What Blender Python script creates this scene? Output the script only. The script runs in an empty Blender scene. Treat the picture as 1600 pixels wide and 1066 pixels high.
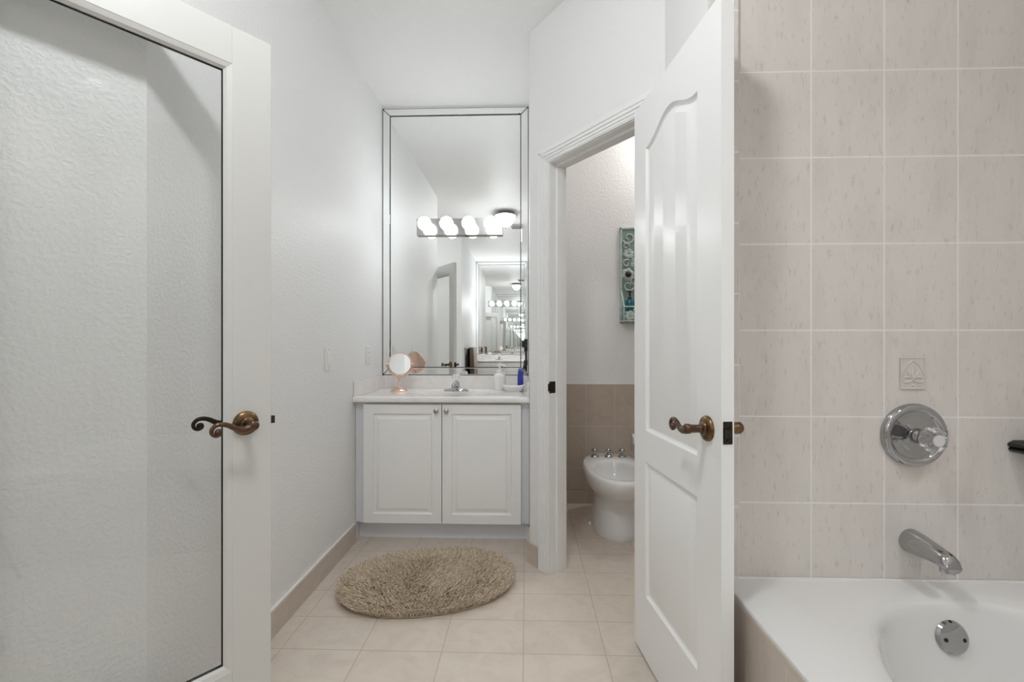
import bpy, bmesh, math, random
from mathutils import Vector, Matrix
import numpy as np

random.seed(7)
sc = bpy.context.scene
col = sc.collection
PI = math.pi

# ------------------------------------------------------------------ camera
YAW = math.atan(22 / 711.0)
cam_data = bpy.data.cameras.new('view_camera')
cam_data.sensor_fit = 'HORIZONTAL'
cam_data.sensor_width = 36.0
cam_data.lens = 711.0 / 1600 * 36
cam_data.shift_y = 5.0 / 1600
cam_data.clip_start = 0.02
cam = bpy.data.objects.new('view_camera', cam_data)
cam.location = (0, 0, 1.15)
cam.rotation_euler = (PI / 2, 0, YAW)
col.objects.link(cam)
sc.camera = cam

# ------------------------------------------------------------------ world, exposure, sampling
w = bpy.data.worlds.new('world')
sc.world = w
w.use_nodes = True
w.node_tree.nodes['Background'].inputs[0].default_value = (0.8, 0.86, 1, 1)
w.node_tree.nodes['Background'].inputs[1].default_value = 0.3
sc.view_settings.view_transform = 'Standard'
sc.view_settings.look = 'None'
sc.view_settings.gamma = 1.0
sc.view_settings.use_curve_mapping = False
sc.view_settings.exposure = 0.1
cy = sc.cycles
cy.max_bounces = 24
cy.diffuse_bounces = 8
cy.glossy_bounces = 20
cy.transmission_bounces = 12
cy.transparent_max_bounces = 24
cy.sample_clamp_indirect = 3.0
cy.use_denoising = True
try:
    cy.denoiser = 'OPENIMAGEDENOISE'
except Exception:
    pass

BULB_E = 18.0      # glow of each globe bulb
DOME_E = 84.0      # glow of the ceiling dome
TOILET_FILL_E = 43.0    # glow of the unseen dome added to light the water closet
BULB_OPP_E = 58.0
TUB_E = 560.0      # glow of the recessed lamp over the tub

CEIL = 2.80

# ------------------------------------------------------------------ materials
def new_mat(name):
    m = bpy.data.materials.new(name)
    m.use_nodes = True
    nt = m.node_tree
    b = nt.nodes['Principled BSDF']
    return m, nt, b

def simple(name, colr, rough=0.5, metal=0.0, coat=0.0, spec=0.5):
    m, nt, b = new_mat(name)
    b.inputs['Base Color'].default_value = (*colr, 1)
    b.inputs['Roughness'].default_value = rough
    b.inputs['Metallic'].default_value = metal
    b.inputs['Coat Weight'].default_value = coat
    b.inputs['Specular IOR Level'].default_value = spec
    return m

def noise(nt, vec, scale, detail=3.0, rough=0.5):
    n = nt.nodes.new('ShaderNodeTexNoise')
    n.inputs['Scale'].default_value = scale
    n.inputs['Detail'].default_value = detail
    n.inputs['Roughness'].default_value = rough
    if vec is not None:
        nt.links.new(vec, n.inputs['Vector'])
    return n

def mapping(nt, vec, loc=(0, 0, 0), rot=(0, 0, 0), scale=(1, 1, 1)):
    mp = nt.nodes.new('ShaderNodeMapping')
    mp.inputs['Location'].default_value = loc
    mp.inputs['Rotation'].default_value = rot
    mp.inputs['Scale'].default_value = scale
    nt.links.new(vec, mp.inputs['Vector'])
    return mp.outputs[0]

def objcoord(nt):
    return nt.nodes.new('ShaderNodeTexCoord').outputs['Object']

def ramp(nt, fac, stops):
    r = nt.nodes.new('ShaderNodeValToRGB')
    cr = r.color_ramp
    while len(cr.elements) > 1:
        cr.elements.remove(cr.elements[-1])
    cr.elements[0].position = stops[0][0]
    cr.elements[0].color = (*stops[0][1], 1)
    for p, c in stops[1:]:
        e = cr.elements.new(p)
        e.color = (*c, 1)
    nt.links.new(fac, r.inputs['Fac'])
    return r.outputs['Color']

def bump(nt, b, h, strength, dist):
    bp = nt.nodes.new('ShaderNodeBump')
    bp.inputs['Strength'].default_value = strength
    bp.inputs['Distance'].default_value = dist
    nt.links.new(h, bp.inputs['Height'])
    nt.links.new(bp.outputs[0], b.inputs['Normal'])
    return bp

def mixc(nt, fac, a, bcol, mode='MIX'):
    mx = nt.nodes.new('ShaderNodeMix')
    mx.data_type = 'RGBA'
    mx.blend_type = mode
    for sock, v in ((mx.inputs[0], fac), (mx.inputs[6], a), (mx.inputs[7], bcol)):
        if isinstance(v, (float, int)):
            sock.default_value = v
        elif isinstance(v, tuple):
            sock.default_value = (*v, 1)
        else:
            nt.links.new(v, sock)
    return mx.outputs[2]

def plaster(name, colr, scale, strength, dist):
    m, nt, b = new_mat(name)
    v = objcoord(nt)
    n1 = noise(nt, v, scale, 2.0, 0.45)
    h = ramp(nt, n1.outputs[0], [(0.42, (0, 0, 0)), (0.62, (1, 1, 1))])
    bump(nt, b, h, strength, dist)
    b.inputs['Base Color'].default_value = (*colr, 1)
    b.inputs['Roughness'].default_value = 0.42
    b.inputs['Specular IOR Level'].default_value = 0.35
    return m

def tiles(name, w_, h_, mortar, base, base2, fleck, grout, origin, plane, rough=0.25, flecks=True, stretch=(1, 1, 1), vein=False):
    """plane: 'XY','XZ','YZ' ; origin: joint position in that plane"""
    m, nt, b = new_mat(name)
    v = objcoord(nt)
    sep = nt.nodes.new('ShaderNodeSeparateXYZ')
    nt.links.new(v, sep.inputs[0])
    cmb = nt.nodes.new('ShaderNodeCombineXYZ')
    nt.links.new(sep.outputs['XYZ'.index(plane[0])], cmb.inputs[0])
    nt.links.new(sep.outputs['XYZ'.index(plane[1])], cmb.inputs[1])
    mv = mapping(nt, cmb.outputs[0], loc=(-origin[0] + 40 * w_, -origin[1] + 40 * h_, 0))
    br = nt.nodes.new('ShaderNodeTexBrick')
    br.offset = 0.0
    br.squash = 1.0
    br.inputs['Scale'].default_value = 1.0
    br.inputs['Mortar Size'].default_value = mortar
    br.inputs['Mortar Smooth'].default_value = 0.15
    br.inputs['Bias'].default_value = 0.0
    br.inputs['Brick Width'].default_value = w_
    br.inputs['Row Height'].default_value = h_
    br.inputs['Color1'].default_value = (*base, 1)
    br.inputs['Color2'].default_value = (*base2, 1)
    br.inputs['Mortar'].default_value = (*grout, 1)
    nt.links.new(mv, br.inputs['Vector'])
    colr = br.outputs['Color']
    sv = mapping(nt, cmb.outputs[0], scale=stretch)
    if flecks:
        n = noise(nt, sv, 85.0, 4.0, 0.65)
        f = ramp(nt, n.outputs[0], [(0.57, (0, 0, 0)), (0.74, (0.8, 0.8, 0.8))])
        fc = mixc(nt, f, colr, fleck)
        n2 = noise(nt, sv, 14.0, 5.0, 0.6)
        f2 = ramp(nt, n2.outputs[0], [(0.45, (0, 0, 0)), (0.75, (0.28, 0.28, 0.28))])
        fc = mixc(nt, f2, fc, fleck)
    else:
        n = noise(nt, sv, 9.0, 6.0, 0.62)
        n.inputs['Distortion'].default_value = 1.2
        f = ramp(nt, n.outputs[0], [(0.42, (0, 0, 0)), (0.70, (0.55, 0.55, 0.55))])
        fc = mixc(nt, f, colr, fleck)
    final = mixc(nt, br.outputs['Fac'], fc, grout)
    nt.links.new(final, b.inputs['Base Color'])
    rr = mixc(nt, br.outputs['Fac'], (rough, rough, rough), (0.8, 0.8, 0.8))
    nt.links.new(rr, b.inputs['Roughness'])
    # relief: grout is sunk, glaze undulates
    n3 = noise(nt, sv, 60.0, 3.0, 0.6)
    inv = nt.nodes.new('ShaderNodeMath'); inv.operation = 'MULTIPLY_ADD'
    nt.links.new(br.outputs['Fac'], inv.inputs[0]); inv.inputs[1].default_value = -1.0
    ad = nt.nodes.new('ShaderNodeMath'); ad.operation = 'MULTIPLY'
    nt.links.new(n3.outputs[0], ad.inputs[0]); ad.inputs[1].default_value = 0.35
    nt.links.new(ad.outputs[0], inv.inputs[2])
    bump(nt, b, inv.outputs[0], 0.5, 0.0012)
    return m

WALL = plaster('wall_paint', (0.80, 0.80, 0.798), 85.0, 0.34, 0.0022)
CEILM = plaster('ceiling_paint', (0.86, 0.86, 0.86), 60.0, 0.25, 0.003)
TRIM = simple('trim_paint', (0.83, 0.83, 0.825), 0.3)
DOORP, nt, b = new_mat('door_paint')
b.inputs['Base Color'].default_value = (0.88, 0.88, 0.875, 1)
b.inputs['Roughness'].default_value = 0.30
n = noise(nt, mapping(nt, objcoord(nt), scale=(60, 60, 3.5)), 3.0, 4.0, 0.6)
bump(nt, b, n.outputs[0], 0.07, 0.002)
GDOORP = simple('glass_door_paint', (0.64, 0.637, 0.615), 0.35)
CABP = simple('cabinet_thermofoil', (0.87, 0.87, 0.86), 0.35)
KICK_SHADEP = simple('kick_and_body_shade_paint', (0.72, 0.73, 0.76), 0.5)  # the kick's own colour; on the cabinet body it stands in for shade

FLOORM = tiles('floor_tile', 0.305, 0.2035, 0.0016, (0.645, 0.57, 0.495), (0.665, 0.59, 0.515), (0.53, 0.455, 0.385), (0.46, 0.385, 0.315),
               (-0.010, 1.691), 'XY', rough=0.38, flecks=False)
TUBTILE = tiles('tub_wall_tile', 0.2043, 0.2475, 0.0022, (0.645, 0.61, 0.577), (0.66, 0.618, 0.58), (0.45, 0.405, 0.375), (0.77, 0.75, 0.725),
                (0.612, 0.695), 'XZ', rough=0.22, stretch=(1, 0.28, 1))
TUBTILE_SIDE = tiles('tub_side_tile', 0.2043, 0.2475, 0.0022, (0.645, 0.61, 0.577), (0.66, 0.618, 0.58), (0.45, 0.405, 0.375), (0.77, 0.75, 0.725),
                     (0.612, 0.695), 'YZ', rough=0.22, stretch=(1, 0.28, 1))
BULLNOSE = tiles('bullnose_tile', 0.2, 0.203, 0.0022, (0.645, 0.61, 0.577), (0.66, 0.618, 0.58), (0.45, 0.405, 0.375), (0.77, 0.75, 0.725),
                 (0.45, 0.685), 'XZ', rough=0.22, stretch=(1, 0.28, 1))
APRONT = tiles('apron_tile', 0.203, 0.254, 0.0022, (0.56, 0.49, 0.43), (0.575, 0.505, 0.44), (0.40, 0.34, 0.29), (0.66, 0.60, 0.54),
               (1.10, 0.45), 'YZ', rough=0.3, stretch=(1, 0.28, 1))
WAINSCOT = tiles('wainscot_tile', 0.2045, 0.305, 0.002, (0.47, 0.40, 0.335), (0.485, 0.415, 0.35), (0.38, 0.315, 0.26), (0.56, 0.50, 0.43),
                 (0.433, 0.559), 'XZ', rough=0.3, flecks=False)
WAINSCOT_SIDE = tiles('wainscot_side_tile', 0.2045, 0.305, 0.002, (0.47, 0.40, 0.335), (0.485, 0.415, 0.35), (0.38, 0.315, 0.26), (0.56, 0.50, 0.43),
                      (0.433, 0.559), 'YZ', rough=0.3, flecks=False)
BASET = tiles('baseboard_tile', 0.305, 0.5, 0.0016, (0.56, 0.485, 0.42), (0.575, 0.50, 0.43), (0.47, 0.40, 0.34), (0.5, 0.44, 0.38),
              (-0.15, -0.1), 'YZ', rough=0.35, flecks=False)
CAULK = simple('caulk', (0.80, 0.78, 0.75), 0.6)

CHROME = simple('chrome', (0.44, 0.44, 0.445), 0.06, 1.0)
BRUSHED = simple('brushed_metal', (0.42, 0.415, 0.41), 0.13, 1.0)
NICKEL = simple('nickel', (0.46, 0.45, 0.44), 0.28, 1.0)
BRONZE, nt, b = new_mat('antique_brass')
n = noise(nt, objcoord(nt), 26.0, 3.0, 0.6)
nt.links.new(ramp(nt, n.outputs[0], [(0.35, (0.085, 0.05, 0.025)), (0.62, (0.27, 0.165, 0.08))]), b.inputs['Base Color'])
b.inputs['Metallic'].default_value = 0.9
b.inputs['Roughness'].default_value = 0.32
BROWNBRONZE = simple('brown_bronze', (0.12, 0.075, 0.05), 0.3, 0.9)
DARKBRONZE = simple('dark_bronze', (0.035, 0.025, 0.02), 0.32, 0.7)
ROSE = simple('rose_gold', (0.80, 0.58, 0.48), 0.18, 1.0)
BLACK = simple('black_plastic', (0.008, 0.008, 0.008), 0.35)
BLACKMAT = simple('matt_black', (0.012, 0.012, 0.012), 0.6)
PORCELAIN = simple('porcelain', (0.76, 0.76, 0.755), 0.1, coat=0.4)
ACRYLIC = simple('tub_acrylic', (0.70, 0.69, 0.675), 0.16, coat=0.3)
WHITEPL = simple('white_plastic', (0.80, 0.79, 0.77), 0.35)
SEAM = simple('mirror_edge_dark', (0.018, 0.02, 0.02), 0.4)
MARBLE, nt, b = new_mat('cultured_marble')
n = noise(nt, objcoord(nt), 6.0, 6.0, 0.6); n.inputs['Distortion'].default_value = 1.5
nt.links.new(ramp(nt, n.outputs[0], [(0.40, (0.86, 0.84, 0.82)), (0.68, (0.80, 0.755, 0.735))]), b.inputs['Base Color'])
b.inputs['Roughness'].default_value = 0.14
b.inputs['Coat Weight'].default_value = 0.2
MIRROR, nt, b = new_mat('mirror_silver')
b.inputs['Base Color'].default_value = (0.945, 0.958, 0.95, 1)
b.inputs['Metallic'].default_value = 1.0
b.inputs['Roughness'].default_value = 0.0
BLUE = simple('blue_plastic', (0.025, 0.045, 0.36), 0.25)
GLAZE = simple('white_glaze', (0.82, 0.81, 0.79), 0.15, coat=0.3)
TEAL, nt, b = new_mat('patina_teal')
n = noise(nt, objcoord(nt), 30.0, 4.0, 0.6)
nt.links.new(ramp(nt, n.outputs[0], [(0.35, (0.33, 0.42, 0.39)), (0.65, (0.50, 0.57, 0.54))]), b.inputs['Base Color'])
b.inputs['Roughness'].default_value = 0.6
TEALDK = simple('patina_recess', (0.22, 0.29, 0.265), 0.6)
TEALSOAP = simple('teal_liquid', (0.006, 0.11, 0.135), 0.12)
BROWNT = simple('brown_towel', (0.055, 0.034, 0.02), 0.95)
TANT = simple('tan_towel', (0.44, 0.37, 0.30), 0.95)
GREYV = simple('vent_grey', (0.20, 0.20, 0.20), 0.5)

def emis(name, colr, s):
    m, nt, b = new_mat(name)
    b.inputs['Base Color'].default_value = (0.9, 0.9, 0.88, 1)
    b.inputs['Emission Color'].default_value = (*colr, 1)
    b.inputs['Emission Strength'].default_value = s
    b.inputs['Roughness'].default_value = 0.3
    return m
BULBM = emis('bulb_glow', (0.95, 0.985, 1.0), BULB_E)
BULBM2 = emis('bulb_glow_far', (0.95, 0.985, 1.0), BULB_OPP_E)
DOMEM = emis('dome_glow', (0.95, 0.985, 1.0), DOME_E)
DOME_FILLM = emis('dome_fill_glow', (1.0, 0.96, 0.92), TOILET_FILL_E)

def thin_glass(name, tint):
    m = bpy.data.materials.new(name); m.use_nodes = True
    nt = m.node_tree
    nt.nodes.clear()
    out = nt.nodes.new('ShaderNodeOutputMaterial')
    tr = nt.nodes.new('ShaderNodeBsdfTransparent'); tr.inputs[0].default_value = (*tint, 1)
    gl = nt.nodes.new('ShaderNodeBsdfGlossy'); gl.inputs['Roughness'].default_value = 0.0
    # Schlick reflectance, the same from both sides of each face
    ge = nt.nodes.new('ShaderNodeNewGeometry')
    dt = nt.nodes.new('ShaderNodeVectorMath'); dt.operation = 'DOT_PRODUCT'
    nt.links.new(ge.outputs['Normal'], dt.inputs[0]); nt.links.new(ge.outputs['Incoming'], dt.inputs[1])
    def mth(op, a, b_=None):
        n_ = nt.nodes.new('ShaderNodeMath'); n_.operation = op
        for k_, v_ in enumerate((a, b_)):
            if v_ is None: continue
            if isinstance(v_, (int, float)): n_.inputs[k_].default_value = v_
            else: nt.links.new(v_, n_.inputs[k_])
        return n_.outputs[0]
    c_ = mth('ABSOLUTE', dt.outputs['Value'])
    pw = mth('POWER', mth('SUBTRACT', 1.0, c_), 5.0)
    fac = mth('ADD', mth('MULTIPLY', pw, 0.955), 0.045)
    mx = nt.nodes.new('ShaderNodeMixShader')
    nt.links.new(fac, mx.inputs[0])
    nt.links.new(tr.outputs[0], mx.inputs[1])
    nt.links.new(gl.outputs[0], mx.inputs[2])
    nt.links.new(mx.outputs[0], out.inputs[0])
    return m
PANE = thin_glass('door_glass', (0.965, 0.97, 0.967))
CRYSTAL, nt, b = new_mat('clear_acrylic')
b.inputs['Base Color'].default_value = (0.95, 0.96, 0.96, 1)
b.inputs['Transmission Weight'].default_value = 1.0
b.inputs['Roughness'].default_value = 0.03
b.inputs['IOR'].default_value = 1.45

RUGM, nt, b = new_mat('rug_pile')
gi = nt.nodes.new('ShaderNodeNewGeometry')
nt.links.new(ramp(nt, gi.outputs['Random Per Island'], [(0.0, (0.54, 0.43, 0.31)), (0.5, (0.74, 0.61, 0.465)), (1.0, (0.90, 0.78, 0.63))]), b.inputs['Base Color'])
b.inputs['Roughness'].default_value = 0.9
b.inputs['Specular IOR Level'].default_value = 0.15
RUGBASE = simple('rug_backing', (0.38, 0.31, 0.23), 0.95)

# ------------------------------------------------------------------ mesh builder
class MB:
    def __init__(s):
        s.v = []; s.f = []
    def add(s, vs, fs):
        o = len(s.v)
        s.v += [tuple(p) for p in vs]
        s.f += [tuple(i + o for i in f) for f in fs]
        return s
    def box(s, x0, y0, z0, x1, y1, z1):
        if x0 > x1: x0, x1 = x1, x0
        if y0 > y1: y0, y1 = y1, y0
        if z0 > z1: z0, z1 = z1, z0
        vs = [(x0, y0, z0), (x1, y0, z0), (x1, y1, z0), (x0, y1, z0), (x0, y0, z1), (x1, y0, z1), (x1, y1, z1), (x0, y1, z1)]
        return s.add(vs, [(3, 2, 1, 0), (4, 5, 6, 7), (0, 1, 5, 4), (1, 2, 6, 5), (2, 3, 7, 6), (3, 0, 4, 7)])
    def prism(s, pts, z0, z1):
        n = len(pts)
        a = sum(pts[i][0] * pts[(i + 1) % n][1] - pts[(i + 1) % n][0] * pts[i][1] for i in range(n))
        if a < 0: pts = pts[::-1]
        vs = [(p[0], p[1], z0) for p in pts] + [(p[0], p[1], z1) for p in pts]
        fs = [tuple(range(n))[::-1], tuple(range(n, 2 * n))]
        fs += [(i, (i + 1) % n, n + (i + 1) % n, n + i) for i in range(n)]
        return s.add(vs, fs)
    def loft(s, rings, cap0=True, cap1=True, closed=True):
        n = len(rings[0])
        vs = [p for r in rings for p in r]
        fs = []
        for k in range(len(rings) - 1):
            for i in range(n if closed else n - 1):
                j = (i + 1) % n
                fs.append((k * n + i, k * n + j, (k + 1) * n + j, (k + 1) * n + i))
        if cap0: fs.append(tuple(range(n))[::-1])
        if cap1: fs.append(tuple(range((len(rings) - 1) * n, len(rings) * n)))
        return s.add(vs, fs)
    def lathe(s, prof, c=(0, 0, 0), axis='z', seg=32, cap0=True, cap1=True, dir3=None):
        """prof: list of (r, h) along the axis"""
        if dir3 is None:
            d = {'x': Vector((1, 0, 0)), 'y': Vector((0, 1, 0)), 'z': Vector((0, 0, 1)),
                 '-y': Vector((0, -1, 0)), '-x': Vector((-1, 0, 0)), '-z': Vector((0, 0, -1))}[axis]
        else:
            d = Vector(dir3).normalized()
        q = Vector((0, 0, 1)).rotation_difference(d)
        c = Vector(c)
        rings = []
        for r, h in prof:
            r = max(r, 1e-5)
            rings.append([tuple(c + q @ Vector((r * math.cos(2 * PI * i / seg), r * math.sin(2 * PI * i / seg), h))) for i in range(seg)])
        return s.loft(rings, cap0, cap1)
    def tube(s, pts, rad, seg=10, smooth=0):
        pts = [Vector(p) for p in pts]
        if not isinstance(rad, (list, tuple)): rad = [rad] * len(pts)
        if smooth:
            P = []; R = []
            n = len(pts)
            for i in range(n - 1):
                p0 = pts[max(i - 1, 0)]; p1 = pts[i]; p2 = pts[i + 1]; p3 = pts[min(i + 2, n - 1)]
                for k in range(smooth):
                    t = k / smooth
                    P.append(0.5 * ((2 * p1) + (p2 - p0) * t + (2 * p0 - 5 * p1 + 4 * p2 - p3) * t * t + (3 * p1 - p0 - 3 * p2 + p3) * t ** 3))
                    R.append(rad[i] + (rad[i + 1] - rad[i]) * t)
            P.append(pts[-1]); R.append(rad[-1])
            pts, rad = P, R
        n = len(pts)
        up = None
        rings = []
        for i in range(n):
            d = (pts[min(i + 1, n - 1)] - pts[max(i - 1, 0)])
            if d.length < 1e-9: d = Vector((0, 0, 1))
            d.normalize()
            if up is None:
                up = d.orthogonal().normalized()
            else:
                up = (up - d * up.dot(d))
                up = up.normalized() if up.length > 1e-6 else d.orthogonal().normalized()
            sd = d.cross(up)
            rings.append([tuple(pts[i] + (up * math.cos(2 * PI * k / seg) + sd * math.sin(2 * PI * k / seg)) * rad[i]) for k in range(seg)])
        return s.loft(rings)
    def sphere(s, c, r, seg=24, rings=14, sc3=(1, 1, 1)):
        R = []
        for k in range(rings + 1):
            a = -PI / 2 + PI * k / rings
            rr = max(math.cos(a) * r, 1e-5)
            R.append([(c[0] + sc3[0] * rr * math.cos(2 * PI * i / seg), c[1] + sc3[1] * rr * math.sin(2 * PI * i / seg), c[2] + sc3[2] * r * math.sin(a)) for i in range(seg)])
        return s.loft(R)
    def build(s, name, mt, parent=None, smooth=None, bevel=0.0, bseg=2, loc=None):
        me = bpy.data.meshes.new(name)
        me.from_pydata(s.v, [], s.f)
        me.materials.append(mt)
        me.update()
        bm = bmesh.new(); bm.from_mesh(me)
        bmesh.ops.recalc_face_normals(bm, faces=bm.faces)
        bm.to_mesh(me); bm.free()
        o = bpy.data.objects.new(name, me)
        col.objects.link(o)
        if parent is not None: o.parent = parent
        if loc is not None: o.location = loc
        if smooth is not None:
            me.shade_smooth()
            me.set_sharp_from_angle(angle=math.radians(smooth))
        if bevel > 0:
            md = o.modifiers.new('bevel', 'BEVEL')
            md.width = bevel; md.segments = bseg; md.limit_method = 'ANGLE'; md.angle_limit = math.radians(40)
            md.harden_normals = False
        return o

def tag(o, label, cat, group=None, kind=None):
    o['label'] = label; o['category'] = cat
    if group: o['group'] = group
    if kind: o['kind'] = kind
    return o

def thing(name, label, cat, loc=(0, 0, 0), rotz=0.0, group=None, kind=None):
    o = bpy.data.objects.new(name, None)
    o.empty_display_size = 0.1
    col.objects.link(o)
    o.location = loc; o.rotation_euler = (0, 0, rotz)
    return tag(o, label, cat, group, kind)

def structure(mb, name, mt, label, cat, bevel=0.0, smooth=None):
    o = mb.build(name, mt, None, smooth, bevel)
    return tag(o, label, cat, kind='structure')

def dup(root, loc, rotz, label, group=None):
    r = root.copy(); col.objects.link(r)
    r.location = loc; r.rotation_euler = (0, 0, rotz); r['label'] = label
    if group: r['group'] = group
    for ch in list(root.children):
        c = ch.copy(); col.objects.link(c); c.parent = r
        for g in list(ch.children):
            d = g.copy(); col.objects.link(d); d.parent = c
    return r

def inset(pts, d):
    """inset a ccw polygon by d"""
    n = len(pts); out = []
    for i in range(n):
        p0 = Vector(pts[i - 1]); p1 = Vector(pts[i]); p2 = Vector(pts[(i + 1) % n])
        e1 = (p1 - p0).normalized(); e2 = (p2 - p1).normalized()
        n1 = Vector((-e1.y, e1.x)); n2 = Vector((-e2.y, e2.x))
        m = n1 + n2
        if m.length < 1e-6: m = n1.copy()
        m.normalize()
        k = d / max(m.dot(n1), 0.35)
        out.append((p1.x + m.x * k, p1.y + m.y * k))
    return out

def panel_face(mb, W, H, panels, prof, f3):
    """a W x H face holding panels stacked in height (lists of bottom z, left x, right x, top function sampled).
    each panel: (x0, x1, zb, topfn). prof: [(inset, depth)]. f3(x, z, d) -> 3d"""
    NS = 24
    x0, x1 = panels[0][0], panels[0][1]
    xs = [x0 + (x1 - x0) * i / NS for i in range(NS + 1)]
    def quad(a, b_, c, d):
        mb.add([f3(*a), f3(*b_), f3(*c), f3(*d)], [(0, 1, 2, 3)])
    # side stiles
    quad((0, 0, 0), (x0, 0, 0), (x0, H, 0), (0, H, 0))
    quad((x1, 0, 0), (W, 0, 0), (W, H, 0), (x1, H, 0))
    ps = sorted(panels, key=lambda p: p[2])
    for i in range(NS):
        a, b_ = xs[i], xs[i + 1]
        za = zb = 0.0
        for p in ps:
            quad((a, za, 0), (b_, zb, 0), (b_, p[2], 0), (a, p[2], 0))
            za, zb = p[3](a), p[3](b_)
        quad((a, za, 0), (b_, zb, 0), (b_, H, 0), (a, H, 0))
    for p in ps:
        rings = []
        for ins, dep in prof:
            xi = [x0 + ins + (x - x0) * (x1 - x0 - 2 * ins) / (x1 - x0) for x in xs]
            rings.append([f3(x, p[2] + ins, -dep) for x in xi] + [f3(x, p[3](x) - ins, -dep) for x in xi[::-1]])
        mb.loft(rings, cap0=False, cap1=False)
        # fill the field with strips
        fin = rings[-1]; n = NS + 1
        for i in range(NS):
            mb.add([fin[i], fin[i + 1], fin[2 * n - 2 - i], fin[2 * n - 1 - i]], [(0, 1, 2, 3)])

def ellipse_rect(cx, cy, a, b_, x0, x1, y0, y1, n=56, p=2.0):
    """matching rings: outer on the rectangle, inner on the superellipse"""
    angs = [2 * PI * i / n for i in range(n)]
    for q in ((x0, y0), (x1, y0), (x1, y1), (x0, y1)):
        t = math.atan2(q[1] - cy, q[0] - cx) % (2 * PI)
        k = min(range(n), key=lambda i: abs((angs[i] - t + PI) % (2 * PI) - PI))
        angs[k] = t
    outer = []; dirs = []
    for t in angs:
        dx, dy = math.cos(t), math.sin(t)
        k = min(((x1 - cx) / dx if dx > 1e-9 else (x0 - cx) / dx if dx < -1e-9 else 1e9),
                ((y1 - cy) / dy if dy > 1e-9 else (y0 - cy) / dy if dy < -1e-9 else 1e9))
        outer.append((cx + dx * k, cy + dy * k))
        dirs.append((dx, dy))
    def inner(s, sy=None, oy=0.0):
        sy = s if sy is None else sy
        out = []
        for dx, dy in dirs:
            r = (abs(dx / (a * s)) ** p + abs(dy / (b_ * sy)) ** p) ** (-1 / p)
            out.append((cx + dx * r, cy + dy * r + oy))
        return out
    return outer, inner

# ------------------------------------------------------------------ room shell
TH = 0.10
def seg_wall(p0, p1, z0=0.0, z1=CEIL, th=TH, e0=0.0, e1=0.0):
    """a wall from p0 to p1, the room lying to the RIGHT of the walk p0 -> p1; thickness to the left"""
    p0 = Vector(p0); p1 = Vector(p1)
    d = (p1 - p0).normalized()
    nrm = Vector((-d.y, d.x))
    a = p0 - d * e0; b_ = p1 + d * e1
    return MB().prism([tuple(a), tuple(b_), tuple(b_ + nrm * th), tuple(a + nrm * th)], z0, z1)

A = (-1.0, 3.14); B = (0.02, 3.14); C = (0.02, 2.41); D = (0.525, 1.737); E = (0.525, 1.33)
F = (1.62, 1.33); G = (1.62, -0.50); H = (0.525, -0.50); I = (0.525, -1.35); J = (0.02, -2.02); K = (0.02, -2.80)
L = (-1.0, -2.80); M = (-1.0, -0.75); N = (-1.6, 0.05); O = (-1.6, 0.37); P = (-1.0, 1.17)
structure(MB().box(-1.9, -3.1, -0.05, 2.0, 3.6, 0.0), 'floor', FLOORM, 'beige rectangular ceramic tile floor with thin grout lines', 'floor')
CAN = (1.12, -0.17, 0.074)        # round opening for the recessed lamp over the tub
out, inn = ellipse_rect(CAN[0], CAN[1], CAN[2], CAN[2], -1.9, 2.0, -3.1, 3.6, 64)
ci = inn(1.0)
structure(MB().loft([[(q[0], q[1], CEIL + 0.1) for q in ci], [(q[0], q[1], CEIL) for q in ci], [(q[0], q[1], CEIL) for q in out], [(q[0], q[1], CEIL + 0.1) for q in out], [(q[0], q[1], CEIL + 0.1) for q in ci]], False, False),
          'ceiling', CEILM, 'white textured plaster ceiling', 'ceiling')
structure(seg_wall(A, B, th=TH, e0=TH), 'wall_back', WALL, 'white alcove wall behind the vanity mirror', 'wall')
structure(seg_wall(P, A), 'wall_left', WALL, 'white textured wall on the left with two wall plates', 'wall')
structure(MB().box(0.02, 2.43, 0, 0.12, 3.41, CEIL), 'wall_alcove', WALL, 'white wall closing the right side of the vanity alcove', 'wall')
structure(seg_wall(O, P), 'wall_left_angled', WALL, 'white angled wall behind the open glass door', 'wall')
structure(seg_wall(N, O), 'wall_left_entry', WALL, 'white wall left of the camera', 'wall')
structure(seg_wall(M, N), 'wall_left_rear_angled', WALL, 'white angled wall seen only in the mirror', 'wall')
structure(seg_wall(L, M), 'wall_left_rear', WALL, 'white wall beside the far vanity seen in the mirror', 'wall')
structure(seg_wall(K, L, e0=TH, e1=TH), 'wall_rear', WALL, 'white wall behind the far vanity mirror', 'wall')
structure(seg_wall(J, K), 'wall_rear_alcove', WALL, 'white wall closing the far vanity alcove', 'wall')
structure(seg_wall(I, J), 'wall_rear_angled', WALL, 'white angled wall beside the far vanity alcove', 'wall')
structure(seg_wall(H, I), 'wall_rear_return', WALL, 'white short wall behind the tub end', 'wall')
structure(seg_wall(G, (0.6254, -0.5), e0=0), 'wall_tub_end', TUBTILE, 'tiled wall at the near end of the tub', 'wall')
structure(seg_wall(F, G, e0=TH, e1=TH), 'wall_right', TUBTILE_SIDE, 'tiled wall along the far side of the tub', 'wall')

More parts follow.
